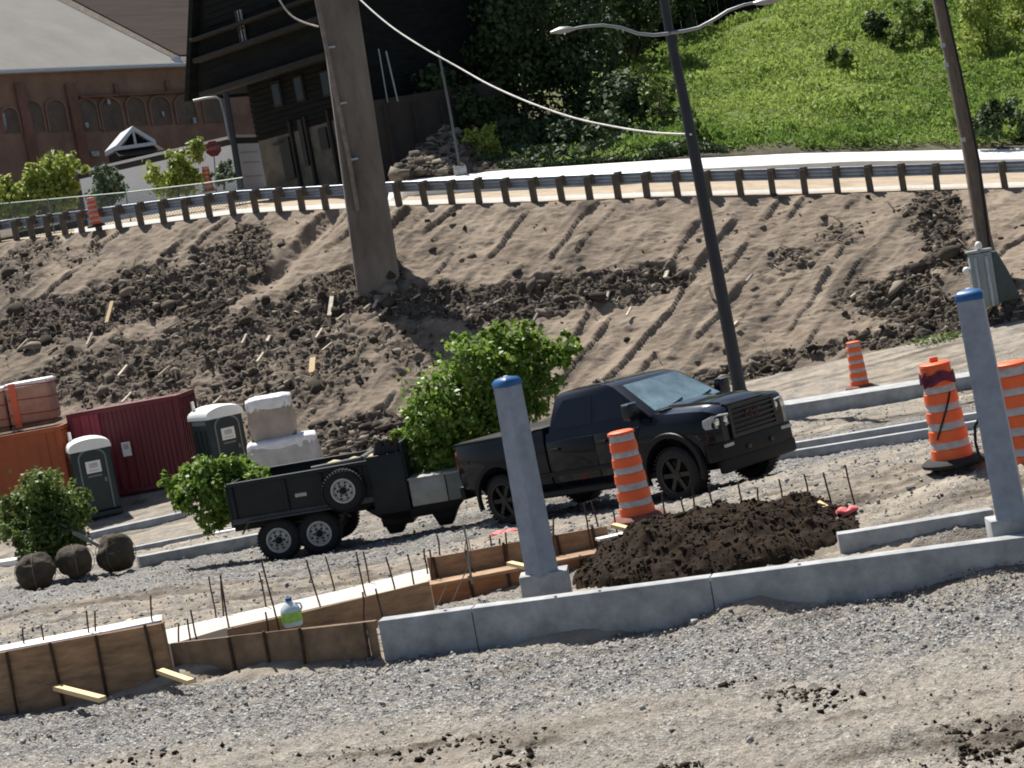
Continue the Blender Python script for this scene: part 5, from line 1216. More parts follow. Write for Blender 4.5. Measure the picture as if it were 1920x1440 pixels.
    for k in range(5):
        z = .865 + k * .072; mb = MB(); mb.box((2.835, 0, z), (.055, .985, .032)); mb.build('grille_bar', M['gloss_trim'], gr, bevel=.008)
    text('badge', 'GMC', .17, M['badge'], gr, (2.868, 0, 1.045), (math.pi / 2, 0, math.pi / 2), .008)
    mb = MB(); mb.box((2.64, 0, 1.265), (.18, .95, .02), ry=.25); mb.build('hood_lip', M['gloss_trim'], t, bevel=.008)
    # front bumper and lower valance
    mb = MB(); mb.loft([[(2.62, -1.0, z0_), (2.80, -.86, z0_), (2.88, -.45, z0_), (2.88, .45, z0_), (2.80, .86, z0_), (2.62, 1.0, z0_), (2.45, .98, z0_), (2.45, -.98, z0_)] for z0_ in (.50, .58, .76)]); mb.build('front_bumper', M['black_trim'], t, bevel=.02)
    mb = MB(); mb.box((2.74, 0, .41), (.20, 1.75, .20)); mb.build('air_dam', M['black_trim'], t, bevel=.03)
    for s_ in (-1, 1): mb = MB(); mb.box((2.89, s_ * .28, .60), (.05, .09, .07)); mb.build('tow_hook', M['gloss_trim'], t, bevel=.01)
    # roof markers and chassis
    mb = MB(); mb.loft([[(-.2 + x, y, z) for y, z in ((-.05, 1.915), (.05, 1.915), (.025, h_), (-.025, h_))] for x, h_ in ((0, 1.98), (.16, 1.925))]); mb.build('roof_antenna', M['black_trim'], t)
    mb = MB(); mb.box((-.3, 0, .42), (5.0, 1.0, .14)); mb.tube([(XF, -.8, RW), (XF, .8, RW)], .06, 8); mb.tube([(XR, -.8, RW), (XR, .8, RW)], .07, 8); mb.build('chassis', M['black_trim'], t)
    for ch_ in t.children_recursive:          # short overhangs ahead of and behind the wheels
        if ch_.type == 'MESH' and not (ch_.parent and ch_.parent.name.startswith('wheel')):
            off = ch_.location.x if ch_.name.startswith('badge') else 0
            if off: ch_.location.x = 2.35 + (off - 2.35) * .6; continue
            for v_ in ch_.data.vertices:
                x = v_.co.x; v_.co.x = 2.35 + (x - 2.35) * .6 if x > 2.35 else (-2.35 + (x + 2.35) * .55 if x < -2.35 else x)
pickup()

# ------------------------------------------------------------------ the dump trailer
def trailer():
    w1, w2 = P(532, 1052, 32.2), P(604, 1040, 32.03); hd = w2 - w1; hd[2] = 0; hd /= np.linalg.norm(hd)
    hd = np.array([math.cos(-.10), math.sin(-.10), 0]); ang = -.10
    c = (w1 + w2) / 2 + np.array([.1, .95, 0]); t = thing('dump_trailer', 'black twin axle dump trailer carrying plants behind the pickup truck', 'trailer', tuple(c), ang)
    y0 = -.90
    Rw = .37
    for x in (-.36, .36):
        for s_ in (-1, 1): wheel(t, (x, s_ * .86, Rw), Rw, .24, .205, M['rim_white'], 6, s_, 'disc')
        mb = MB(); mb.tube([(x, -.8, Rw), (x, .8, Rw)], .05, 8); mb.build('axle', M['black_trim'], t)
    x0, x1_ = -1.08, 1.98; zf, zt_ = .80, 1.44
    # box: sides with ribs and rails, tailgate, front wall
    for s_ in (-1, 1):
        mb = MB(); mb.box(((x0 + x1_) / 2, s_ * .90, (zf + zt_) / 2), (x1_ - x0, .05, zt_ - zf)); sd = mb.build('side_panel', M['trailer'], t)
        for z, h in ((zt_, .07), (zf, .10)):
            mb = MB(); mb.box(((x0 + x1_) / 2, s_ * .925, z), (x1_ - x0 + .04, .11, h)); mb.build('side_rail', M['trailer_grey'] if z == zf else M['trailer'], sd, bevel=.012)
        for x in (x0 + .05, -.1, .55, 1.25, x1_ - .05):
            mb = MB(); mb.box((x, s_ * .95, (zf + zt_) / 2), (.07, .06, zt_ - zf - .08)); mb.build('stake_rib', M['trailer'], sd, bevel=.01)
        for x in (.16, 1.62):
            mb = MB(); mb.box((x, s_ * .932, 1.08), (.20, .012, .06)); mb.build('reflector_plate', M['reflect'], sd)
        # mudguard over both wheels
        mb = MB(); pr = [(-.95, .60), (-.80, .79), (.80, .79), (.95, .60)]
        mb.loft([[(x, s_ * .93, z), (x, s_ * 1.06, z), (x, s_ * 1.06, z - .03), (x, s_ * .93, z - .03)] for x, z in pr]); mb.build('mudguard', M['trailer_grey'], t, bevel=.006)
    mb = MB(); mb.box(((x0 + x1_) / 2, 0, zf), (x1_ - x0, 1.78, .07)); mb.build('floor', M['trailer'], t)
    mb = MB(); mb.box((x0 - .03, 0, (zf + zt_) / 2 - .05), (.06, 1.86, zt_ - zf + .1)); tg = mb.build('tailgate', M['trailer'], t, bevel=.015)
    mb = MB(); mb.box((x1_ + .03, 0, 1.22), (.06, 1.86, .95)); mb.build('front_wall', M['trailer'], t, bevel=.015)
    # chassis rails, tongue, jack
    for y in (-.45, .45): mb = MB(); mb.box((.75, y, .66), (3.9, .09, .16)); mb.build('chassis_rail', M['black_trim'], t)
    mb = MB(); mb.tube([(2.3, -.5, .62), (4.1, 0, .56)], .06, 6); mb.tube([(2.3, .5, .62), (4.1, 0, .56)], .06, 6); mb.build('tongue', M['black_trim'], t)
    mb = MB(); mb.prism([(1.2, -.85, .62), (2.02, -.85, .62), (2.95, -.85, .55), (2.75, -.85, .36), (1.75, -.85, .36), (1.45, -.85, .42)], (0, .5, 0)); mb.build('lower_frame', M['black_trim'], t, bevel=.01)
    for x in (1.62, 2.5): mb = MB(); mb.prism([(x - .22, -.7, .40), (x + .28, -.7, .40), (x + .12, -.7, .12), (x - .1, -.7, .12)], (0, .3, 0)); mb.build('support_leg', M['black_trim'], t, bevel=.01)
    mb = MB(); mb.tube([(3.4, -.3, .15), (3.4, -.3, 1.05)], .05, 8); mb.build('jack', M['black_trim'], t)
    # hydraulic cabinet in front of the box: dark tall face plus the grey tool boxes
    mb = MB(); mb.box((1.70, -.935, 1.02), (.62, .10, 1.02)); mb.build('front_cabinet', M['trailer'], t, bevel=.015)
    mb = MB(); mb.box((1.72, -.5, .52), (.55, .7, .5)); mb.build('pump_box', M['black_trim'], t, bevel=.03)
    for (xa, xb, mm) in ((2.06, 2.68, 'toolbox'), (2.695, 3.38, 'toolbox_d')):
        mb = MB(); mb.box(((xa + xb) / 2, -.72, .80), (xb - xa, .66, .46)); bx = mb.build('toolbox', M[mm], t, bevel=.015)
        mb = MB(); mb.box(((xa + xb) / 2, -.72, 1.04), (xb - xa + .03, .70, .03)); mb.build('lid', M['toolbox'], bx, bevel=.008)
    # spare wheel on its bracket
    sp = wheel(t, (.94, -1.06, 1.05), .36, .22, .20, M['rim_white'], 6, -1, 'disc')
    mb = MB(); mb.box((.94, -.97, 1.0), (.12, .10, .5)); mb.build('spare_bracket', M['black_trim'], t)
    # rolled tarp at the front of the box
    mb = MB(); mb.tube([(.40, -.80, 1.47), (1.28, -.78, 1.50)], .05, 10); mb.tube([(1.28, -.78, 1.50), (1.34, .8, 1.50)], .05, 10); mb.build('rolled_tarp', M['tarp'], t, smooth=60)
    mb = MB(); loops = []
    for k in range(9):
        x = .55 + k * .12; loops.append([(x, -.85, 1.36), (x, -.6, 1.46 + .05 * math.sin(k * 1.3)), (x, -.1, 1.47 + .04 * math.sin(k * 2.1)), (x, .4, 1.40), (x, .4, 1.2), (x, -.85, 1.2)])
    mb.loft(loops); o = mb.build('straw_load', M['straw'], None, smooth=60); o.location = c; o.rotation_euler = (0, 0, ang); tag(o, 'pale straw mulch heaped inside the trailer beside the spare wheel', 'straw')
    mb = MB()
    for k in range(7):
        a = k * .37; mb.tube([(1.55 + .06 * k, -.9 + .1 * math.sin(a), 1.46), (1.6 + .055 * k, -.85, 1.70 + .07 * math.sin(k * 2.2)), (1.70 + .04 * k, -.7, 1.66)], .06, 7)
    o = mb.build('black_sheet', M['cloth'], None, smooth=60); o.location = c; o.rotation_euler = (0, 0, ang); tag(o, 'crumpled black sheeting bundled over the front corner of the trailer', 'sheeting')
    return c
tc_ = trailer()
c = P(741, 836, 32.6); t = thing('traffic_cone', 'small orange cone tip with white band poking out by the big tree', 'cone', tuple(c - np.array([0, 0, .25])))
MB().lathe([(.15, 0), (.11, .14), (.085, .22)], 18).build('cone_body', M['cone'], t, smooth=40)
MB().lathe([(.088, .22), (.066, .30)], 18).build('white_band', M['white'], t, smooth=40)
MB().lathe([(.066, .30), (.05, .36), (.0, .37)], 18).build('cone_tip', M['cone'], t, smooth=40)

# ------------------------------------------------------------------ trees being planted
big = [(835, 770, 72), (900, 705, 72), (965, 680, 66), (955, 755, 70), (800, 835, 55), (850, 835, 62), (1040, 668, 34), (1070, 648, 24), (1088, 640, 14), (1000, 632, 26), (985, 640, 30), (775, 765, 34), (1005, 725, 50), (765, 870, 28), (820, 880, 34), (905, 800, 60), (760, 810, 26), (870, 660, 36), (925, 640, 34), (1058, 622, 13), (985, 610, 14), (744, 795, 16), (1098, 655, 9), (935, 615, 14), (850, 640, 16)]
c = P(860, 905, 32.9)
plant('leafy_tree', 'leafy green tree lying on the trailer front against the truck bed', 'tree', c, pxblobs(big, 32.9, .35, 1.2, 3), 17000, .12, M['leaf_lit'], .05, seed=31, limbs=16, shell=.42, clump=.20)
tail_ = [(330, 905, 26), (380, 898, 40), (440, 893, 38), (482, 893, 24), (405, 945, 38), (350, 938, 26), (312, 893, 14), (425, 930, 36), (375, 880, 24), (430, 872, 20), (470, 880, 18), (390, 975, 26)]
c = P(540, 900, 33.0)
plant('leafy_shrub', 'bright green shrub hanging out over the trailer tailgate', 'shrub', c, pxblobs(tail_, 33.4, .3, 1.1, 4), 8000, .11, M['leaf_lit'], .035, seed=41, limbs=10, shell=.42)
lt = [(85, 950, 62), (42, 970, 42), (128, 962, 44), (80, 915, 36), (60, 1012, 40), (120, 1000, 44), (160, 955, 18), (30, 1000, 26), (100, 1025, 34), (150, 935, 20), (20, 945, 22)]
gl = P(217, 1073, 34.6)
plant('balled_tree', 'round leafy tree lying on the ground behind the root balls at left', 'tree', P(190, 1045, 34.9), pxblobs(lt, 35.3, .4, 1.0, 5), 11000, .105, M['leaf_mid'], .045, 'bark_pale', seed=51, limbs=10, shell=.42, trunk_from=P(205, 1035, 34.8))
def root_ball(label, px, py, r_px, d, seed):
    c = P(px, py, d); r_ = r_px * d / F; t = thing('root_ball', label, 'root ball', tuple(c), group='root balls at the left')
    bm = bmesh.new(); bmesh.ops.create_icosphere(bm, subdivisions=4, radius=1)
    for v in bm.verts:
        q_ = np.array(v.co); n_ = float(fbm(q_[0] * 1.8 + seed, q_[1] * 1.8 + q_[2] * 2.3, seed, 4)); f_ = 1 + n_ * .22
        v.co = Vector((q_[0] * r_ * f_, q_[1] * r_ * f_, np.clip(q_[2], -.92, .93) * r_ * .97 * f_))
    me = bpy.data.meshes.new('soil_ball'); bm.to_mesh(me); bm.free(); me.materials.append(M['burlap']); me.polygons.foreach_set('use_smooth', np.ones(len(me.polygons), dtype=bool)); link(bpy.data.objects.new('soil_ball', me), t)
    mb = MB()
    for k in range(2):
        a0 = k * 1.5 + seed; mb.tube([(1.07 * r_ * math.cos(a) * math.cos(a0), 1.07 * r_ * math.cos(a) * math.sin(a0), .98 * r_ * math.sin(a)) for a in np.linspace(0, 2 * math.pi, 22)], .006, 4)
    mb.build('lacing', M['grey_wood'], t)
    return t
root_ball('brown root ball, rightmost of three by the lying tree', 217, 1036, 37, 34.5, 3)
root_ball('dark root ball, middle of three by the lying tree', 140, 1053, 34, 34.0, 5)
root_ball('dark root ball, leftmost of three by the lying tree', 66, 1072, 36, 33.6, 8)
stick('tree_stem', 'pale tree trunk with green tape running into the rightmost root ball', P(138, 998, 34.9), P(198, 1028, 34.6), .07, .07, M['bark_pale'], 'trunk')

# ------------------------------------------------------------------ background: vertical facade planes
class Facade:
    """vertical plane through two photo points; maps pixels to (u, z) on the plane"""
    def __init__(s, pa, pb, zbase):
        a, b = np.array(pa), np.array(pb); s.o = np.array([a[0], a[1], zbase]); d = b - a; d[2] = 0; s.u = d / np.linalg.norm(d)
        s.n = np.array([s.u[1], -s.u[0], 0])                        # towards the camera
        if s.n[1] > 0: s.n = -s.n
        s.ang = math.atan2(s.u[1], s.u[0])
    def uz(s, px, py):
        v = _fw + CR * (px - 960) / F - CU * (py - 720) / F; k = ((s.o - CC) @ s.n) / (v @ s.n); q_ = CC + k * v - s.o
        return float(q_ @ s.u), float(q_[2])
    # local frame: x along u, y = away from the camera, z up
    def quad(s, mb, pts, y0, y1_): mb.prism([(u_, y0, z_) for u_, z_ in pts], (0, y1_ - y0, 0)); return mb
E_LOC = lambda f: tuple(f.o)

# ---- brick building with pale hipped roof
fb = Facade(P(0, 133, 115), P(370, 120, 128), 9.6)
t = thing('brick_building', 'long brown brick building with grey hipped roof and blind arches', 'building', E_LOC(fb), fb.ang)
uL, _ = fb.uz(-120, 300); uR, zE = fb.uz(372, 123); uR2 = uR + 8
MB().prism([(uL, 0, -2), (uR2, 0, -2), (uR2, 0, zE), (uL, 0, zE)], (0, 14, 0)).build('wall', M['brickw'], t)
MB().box(((uL + uR) / 2, -.25, zE + .02), (uR - uL + .2, .6, .22)).build('gutter', M['gutter'], t, bevel=.03)
MB().box((uR + 4, -.15, zE + .45), (8.2, .5, .38)).build('gutter', M['gutter'], t, bevel=.03)
uh, _z = fb.uz(328, 120)
def back(px, py, dd_):     # a point dd_ metres behind the facade seen through a pixel
    f2 = Facade(fb.o + np.array([0, 0, 0]) - fb.n * dd_, fb.o - fb.n * dd_ + fb.u, fb.o[2]); return f2.uz(px, py)
q1 = back(95, 0, 9); q2 = back(-60, -90, 17); q3 = back(-140, -90, 17)
sl = ((uh - q1[0]) / 9, (q1[1] - zE) / 9)
MB().prism([(uL, -.45, zE + .05), (uh + .3, -.45, zE + .05), (uh - sl[0] * 14, 14, zE + sl[1] * 14), (uL, 14, zE + sl[1] * 14)], (0, 0, .12)).build('roof', M['roofl'], t)
MB().prism([(uh + .35, -.2, zE + .62), (uR2, -.2, zE + .62), (uR2, 16, zE + .62 + sl[1] * 16), (uh - sl[0] * 16 + .35, 16, zE + .62 + sl[1] * 16)], (0, 0, .12)).build('rear_roof', M['roofd'], t)
MB().prism([(uh - .2, -.42, zE + .1), (uh + .4, -.42, zE + .1), (uh + .4, -.2, zE + .62), (uh - .2, -.2, zE + .62)], (0, .3, 0)).build('gutter_end', M['gutter'], t)
for px in (33, 128):
    a = fb.uz(px - 9, 158); b = fb.uz(px + 9, 158); MB().box(((a[0] + b[0]) / 2, -.13, (a[1] - 2) / 2), (b[0] - a[0], .3, a[1] + 2)).build('pilaster', M['brickp'], t, bevel=.03)
for px, py in ((217, 158), (313, 152)):
    a = fb.uz(px - 6, py); b = fb.uz(px + 6, py + 22); MB().box(((a[0] + b[0]) / 2, -.1, (a[1] + b[1]) / 2), (b[0] - a[0], .22, a[1] - b[1])).build('pilaster', M['brickp'], t, bevel=.03)
a = fb.uz(146, 181); b = fb.uz(366, 174); MB().box(((a[0] + b[0]) / 2, -.14, (a[1] + b[1]) / 2), (b[0] - a[0], .3, .16)).build('cornice', M['brickp'], t, bevel=.02)
for x0, x1_, yt_, yb_ in [(3, 33, 203, 250), (43, 78, 190, 248), (87, 122, 188, 247), (146, 180, 187, 246), (188, 226, 185, 246), (237, 270, 183, 236), (281, 317, 182, 234), (328, 364, 181, 232), (380, 416, 180, 230)]:
    a = fb.uz(x0, (yt_ + yb_) / 2); b = fb.uz(x1_, (yt_ + yb_) / 2 - 4); zt_ = fb.uz((x0 + x1_) / 2, yt_)[1]; zb_ = fb.uz((x0 + x1_) / 2, yb_)[1]; hw = (b[0] - a[0]) / 2; cx = (a[0] + b[0]) / 2
    arc = [(cx - hw, zb_), (cx + hw, zb_)] + [(cx + hw * math.cos(math.pi * k / 10), zt_ - hw * .8 + hw * .8 * math.sin(math.pi * k / 10)) for k in range(11)]
    wn = fb.quad(MB(), arc, -.05, .05).build('blind_arch', M['niche'], t)
    big_ = [(cx + (x - cx) * 1.13, z + (.12 if z > zb_ + .1 else 0)) for x, z in arc]
    vs = [(x, -.16, z) for x, z in big_] + [(x, -.16, z) for x, z in arc] + [(x, 0.0, z) for x, z in big_] + [(x, 0.0, z) for x, z in arc]; n = len(arc); fs = []
    for k in range(1, n):
        j = (k + 1) % n; fs += [(k, j, n + j, n + k), (k, 2 * n + k, 2 * n + j, j), (n + k, n + j, 3 * n + j, 3 * n + k)]
    MB().add(vs, fs).build('arch_surround', M['brickw'], wn)
for px, py, w_, h_ in [(200, 192, 5, 10), (159, 236, 6, 10), (361, 227, 6, 12), (5, 228, 3, 30), (302, 215, 4, 10), (175, 290, 14, 10)]:
    a = fb.uz(px - w_ / 2, py); b = fb.uz(px + w_ / 2, py); h2 = h_ * .033
    MB().box(((a[0] + b[0]) / 2, -.2, a[1]), (b[0] - a[0], .08, h2)).build('window_light', M['pane'], t)
# ---- white gabled entrance porch
fp = Facade(P(215, 268, 106), P(292, 262, 107), 9.6)
t = thing('entrance_porch', 'small white gabled entrance porch before the brick building', 'porch', E_LOC(fp), fp.ang)
a, pk, b = fp.uz(217, 270), fp.uz(251, 236), fp.uz(291, 265)
zl = (a[1] + b[1]) / 2; am = (a[0] + b[0]) / 2
for q0, q1_ in (((a[0], zl), (am, pk[1])), ((am, pk[1]), (b[0], zl))):
    MB().prism([(q0[0], -.1, q0[1]), (q1_[0], -.1, q1_[1]), (q1_[0], -.1, q1_[1] - .34), (q0[0] + (.3 if q0[1] < q1_[1] else 0), -.1, q0[1] - (0 if q0[1] < q1_[1] else .34) - 0), ][:4] if False else [(q0[0], -.1, q0[1]), (q1_[0], -.1, q1_[1]), (q1_[0], -.1, q1_[1] - .27), (q0[0], -.1, q0[1] - .27)], (0, 3, 0)).build('gable_trim', M['gutter'], t)
MB().box((am, 0, zl - .2), (b[0] - a[0], .3, .2)).build('tie_beam', M['gutter'], t)
MB().prism([(a[0] + .4, .1, zl - .1), (b[0] - .4, .1, zl - .1), (am, .1, pk[1] - .3)], (0, .05, 0)).build('gable_glass', M['glass'], t)
MB().box((am, .05, (zl + pk[1]) / 2 - .2), (.12, .1, pk[1] - zl - .1)).build('mullion', M['gutter'], t)
MB().box((am, 1.5, (zl - .3) / 2 - .5), (b[0] - a[0] - .3, 2.6, zl + .7)).build('porch_wall', M['darktrim'], t)
MB().prism([(a[0] - .1, -.6, zl - .75), (b[0] + .3, -.6, zl - .75), (b[0] + .2, .6, zl - .28), (a[0], .6, zl - .28)], (0, 0, .08)).build('porch_roof', M['roofd'], t)
# ---- white site trailer
A_, B_, Cc_ = P(146, 319, 97), P(440, 256, 92.5), P(481, 248, 94.5); zt_ = float((A_[2] + B_[2]) / 2)
A_[2] = B_[2] = Cc_[2] = zt_; D_ = A_ + (Cc_ - B_); hT = 3.3
t = thing('site_trailer', 'long white site trailer with a dark band under its roof edge', 'trailer', tuple(B_ - np.array([0, 0, hT])))
rel = lambda q_, z: tuple(np.array([q_[0] - B_[0], q_[1] - B_[1], z]))
MB().prism([rel(A_, 0), rel(B_, 0), rel(Cc_, 0), rel(D_, 0)], (0, 0, hT - .42)).build('body', M['sitetrailer'], t)
sh = lambda q_: B_ + (q_ - B_) * 1.004; hB = hT - .5
MB().prism([rel(sh(A_), hT - .42), rel(B_ + np.array([0, -.03, 0]), hT - .42), rel(sh(Cc_), hT - .42), rel(D_, hT - .42)], (0, 0, .3)).build('dark_band', M['openings'], t)
MB().prism([rel(sh(A_), hT - .12), rel(B_ + np.array([.05, -.12, 0]), hT - .12), rel(sh(Cc_), hT - .12), rel(D_, hT - .12)], (0, 0, .14)).build('roof_edge', M['gutter'], t)
ud = (A_ - B_) / np.linalg.norm(A_ - B_); nn_ = np.array([ud[1], -ud[0], 0]); nn_ = nn_ if nn_[1] < 0 else -nn_
for s_ in (3.72, 4.08):
    q_ = B_ + ud * s_ * .98 + nn_ * .02; MB().box(rel(q_, hT - .98), (.16, .06, .42), rz=math.atan2(ud[1], ud[0])).build('window', M['openings'], t)
ue = (Cc_ - B_) / np.linalg.norm(Cc_ - B_); ne = np.array([ue[1], -ue[0], 0])
for z in (.5, 1.2, 1.9, 2.4):
    MB().prism([rel(B_ + ue * .25 + ne * .03, z), rel(Cc_ - ue * .25 + ne * .03, z), rel(Cc_ - ue * .25 + ne * .03, z + .06), rel(B_ + ue * .25 + ne * .03, z + .06)], tuple(-ne * .05)).build('end_ledge', M['reflect'], t)
# ---- dark timber house in shade
fh = Facade(P(362, 185, 88), P(700, 130, 79), 8.4)
t = thing('timber_house', 'dark weathered timber house with stone base behind the concrete pylon', 'house', E_LOC(fh), fh.ang)
def fq(px): return [fh.uz(*p_) for p_ in px]
a, b = fh.uz(457, 260), fh.uz(672, 205); zs0 = fh.uz(480, 262)[1]; zTop = fh.uz(372, -120)[1] + 3
MB().prism([(a[0], .8, -1), (b[0], .8, -1), (b[0], .8, zs0), (a[0], .8, zs0)], (0, 9, 0)).build('stone_base', M['darkstone'], t)
u0, zo = fh.uz(362, 185)
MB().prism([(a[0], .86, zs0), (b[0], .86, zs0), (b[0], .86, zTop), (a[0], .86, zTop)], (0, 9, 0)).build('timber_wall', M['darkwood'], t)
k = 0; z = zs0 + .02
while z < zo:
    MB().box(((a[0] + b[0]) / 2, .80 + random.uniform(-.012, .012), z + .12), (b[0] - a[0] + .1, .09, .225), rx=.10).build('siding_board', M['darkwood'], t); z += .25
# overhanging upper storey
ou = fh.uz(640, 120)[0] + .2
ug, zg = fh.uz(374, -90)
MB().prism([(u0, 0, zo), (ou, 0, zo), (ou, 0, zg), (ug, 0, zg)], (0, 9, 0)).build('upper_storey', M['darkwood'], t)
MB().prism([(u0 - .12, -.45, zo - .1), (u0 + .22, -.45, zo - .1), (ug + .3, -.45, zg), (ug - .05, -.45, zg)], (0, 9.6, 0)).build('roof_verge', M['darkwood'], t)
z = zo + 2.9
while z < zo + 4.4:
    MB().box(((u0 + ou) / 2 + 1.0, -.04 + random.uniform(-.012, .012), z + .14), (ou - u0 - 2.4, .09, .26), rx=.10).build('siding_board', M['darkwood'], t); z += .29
for z_, h_ in ((zo - .05, .26), (zo + 1.55, .22), (zo + 2.5, .14)):
    MB().box(((u0 + ou) / 2 + .6, -.35, z_), (ou - u0 - 1.4, .5, h_)).build('balcony_beam', M['darktrim'], t, bevel=.03)
q_ = fh.uz(456, 50); MB().box((q_[0], -.12, q_[1]), (.42, .08, 1.5)).build('window', M['pane'], t)
for k in (-.11, .11): MB().box((q_[0] + k, -.18, q_[1]), (.05, .06, 1.55)).build('mullion', M['darktrim'], t)
MB().box((q_[0], -.18, q_[1] - .1), (.5, .06, .06)).build('mullion', M['darktrim'], t)
for px, py, w_, h_ in [(583, 262, .55, .95), (515, 300, .7, 1.9), (545, 270, .28, 2.1), (620, 250, .3, 2.6), (500, 270, .9, .12)]:
    q_ = fh.uz(px, py); MB().box((q_[0], .76, q_[1]), (w_, .12, h_)).build('opening', M['openings'], t)
for px, py in [(498, 178), (540, 168), (590, 158)]:
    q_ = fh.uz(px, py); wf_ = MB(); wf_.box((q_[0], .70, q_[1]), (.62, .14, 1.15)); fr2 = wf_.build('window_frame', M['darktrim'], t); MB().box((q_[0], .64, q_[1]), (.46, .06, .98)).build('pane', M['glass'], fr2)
for px in (530, 560, 605):
    q_ = fh.uz(px, 290); MB().box((q_[0], .72, zs0 / 2), (.16, .16, zs0 + 1)).build('post', M['darktrim'], t)
# ---- retaining wall, mound and street pole behind the road
fr_ = Facade(P(690, 190, 78), P(930, 150, 83), 5.5)
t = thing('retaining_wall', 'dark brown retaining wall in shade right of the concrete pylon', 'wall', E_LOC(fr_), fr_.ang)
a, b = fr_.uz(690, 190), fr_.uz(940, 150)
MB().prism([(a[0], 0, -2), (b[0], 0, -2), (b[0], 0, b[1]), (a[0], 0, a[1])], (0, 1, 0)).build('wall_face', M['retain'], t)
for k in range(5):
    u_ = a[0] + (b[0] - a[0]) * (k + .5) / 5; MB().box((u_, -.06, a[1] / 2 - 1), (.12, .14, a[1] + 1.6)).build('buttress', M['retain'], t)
for (x0, y0, x1_, y1_) in [(724, 96, 746, 184), (710, 92, 727, 186)]:
    b0 = P(x1_, y1_ + 6, 78.6); e = P(x0, y0, 78.6); mb = MB(); mb.tube([(0, 0, 0), tuple(e - b0)], .035 if x0 > 715 else .025, 8); o = mb.build('fence_post', M['cab_grey'], smooth=60); o.location = b0
    tag(o, 'thin pale metal post on the retaining wall, %s of two' % ('right' if x0 > 715 else 'left'), 'post')
b0 = P(864, 326, 72.5); t = thing('street_pole', 'thin grey street pole standing behind the guardrail', 'pole', tuple(b0))
mb = MB(); mb.tube([(0, 0, 0), tuple(P(845, 215, 72.5) - b0), tuple(P(822, 95, 72.5) - b0)], [.055, .05, .045], 10); mb.build('shaft', M['thinpole'], t, smooth=60)
mb = MB(); mb.box((0, 0, .12), (.5, .4, .34)); mb.build('footing', M['conc'], t, bevel=.03)
rs = np.random.default_rng(77); k = 2200; mp = np.array([P(x, y, 73.6 + 1.6 * v_) for x, y, v_ in zip(rs.uniform(735, 850, k), rs.uniform(0, 1, k), rs.uniform(0, 1, k))])
tt = rs.uniform(0, 1, k); mx_ = rs.uniform(0, 1, k)
w1 = np.where(tt + mx_ > 1, 1 - tt, tt); w2 = np.where(tt + mx_ > 1, 1 - mx_, mx_)
mp = np.array([P(732 + 103 * a_ + 190 * b_, 330 - 92 * a_ - 12 * b_, 72.8 + 4.5 * a_ + rs.normal(0, .1)) for a_, b_ in zip(w1, w2)])
t = thing('rubble_mound', 'mound of dirt and pale rubble against the retaining wall', 'rubble', tuple(mp.mean(0)))
clods('rubble', mp - mp.mean(0), rs.lognormal(math.log(.11), .5, k).clip(.05, .4), M['clod'], t, 78)['kind'] = 'stuff'
# ---- red sign, dark pole by the white trailer
c = P(400, 279, 84); b0 = P(404, 352, 84); t = thing('stop_sign', 'dark red octagonal stop sign above the shrubs', 'sign', tuple(b0), .1)
r_ = 15.5 * 84 / F; loc = c - b0; loc = Matrix.Rotation(-.1, 3, 'Z') @ Vector(loc)
mb = MB(); mb.prism([(loc.x + r_ * math.cos(math.pi / 8 + k * math.pi / 4), loc.y - .06, loc.z + r_ * math.sin(math.pi / 8 + k * math.pi / 4)) for k in range(8)], (0, .02, 0)); sg = mb.build('sign_plate', M['stopred'], t)
text('lettering', 'ARRÊT', .20, M['signtext'], sg, (loc.x, loc.y - .07, loc.z), (math.pi / 2, 0, 0), .003)
mb = MB(); mb.tube([(0, 0, -.3), tuple(loc)], .035, 8); mb.build('pole', M['galv'], t, smooth=60)
b0 = P(452, 352, 80); t = thing('lamp_pole', 'black pole with a pale bent tube in front of the white trailer', 'pole', tuple(b0))
f = lambda x, y, dd_=80: tuple(P(x, y, dd_) - b0)
mb = MB(); mb.tube([f(453, 360), f(437, 260), f(423, 172)], [.15, .135, .125], 12); mb.build('shaft', M['lamp'], t, smooth=60)
mb = MB(); mb.tube([f(430, 262, 79.7), f(420, 212, 79.7), f(413, 186, 79.7), f(405, 182, 79.7), f(385, 184, 79.7), f(362, 189, 79.7)], .05, 8); mb.build('bent_tube', M['alu'], t, smooth=60)
# ---- chain link fence behind the guardrail, left
t = None; fpts = [P(-60, 388, 79.5), P(90, 374, 78.2), P(235, 361, 77.2), P(380, 344, 76.3), P(455, 333, 75.8)]
t = thing('chain_link_fence', 'grey green chain link fence in front of the roadside shrubs', 'fence', tuple(fpts[0])); o0 = fpts[0]; HF = 1.75
for a, b in zip(fpts[:-1], fpts[1:]):
    a_, b_ = a - o0, b - o0; mb = MB(); mb.tube([tuple(a_), tuple(b_)], .025, 6); mb.build('top_rail', M['fence_green'], t)
    mb = MB(); mb.tube([tuple(a_ - np.array([0, 0, HF])), tuple(a_ + np.array([0, 0, .04]))], .032, 8); mb.build('post', M['fence_green'], t)
    L = np.linalg.norm((b_ - a_)[:2]); nw = int(L / .14); mb = MB()
    for k in range(-int(HF / .14), nw):
        for sgn in (0, 1):
            u0_ = k * .14; s0 = max(0, -u0_ / HF); s1_ = min(1, (L - u0_) / HF)
            if s1_ <= s0: continue
            p_ = [a_ + (b_ - a_) * ((u0_ + HF * s) / L) - np.array([0, 0, HF * (s if sgn else 1 - s)]) for s in (s0, s1_)]; mb.tube([tuple(p_[0]), tuple(p_[1])], .009, 3, cap=False)
    mb.build('mesh_wire', M['fence_green'], t)['kind'] = 'stuff'
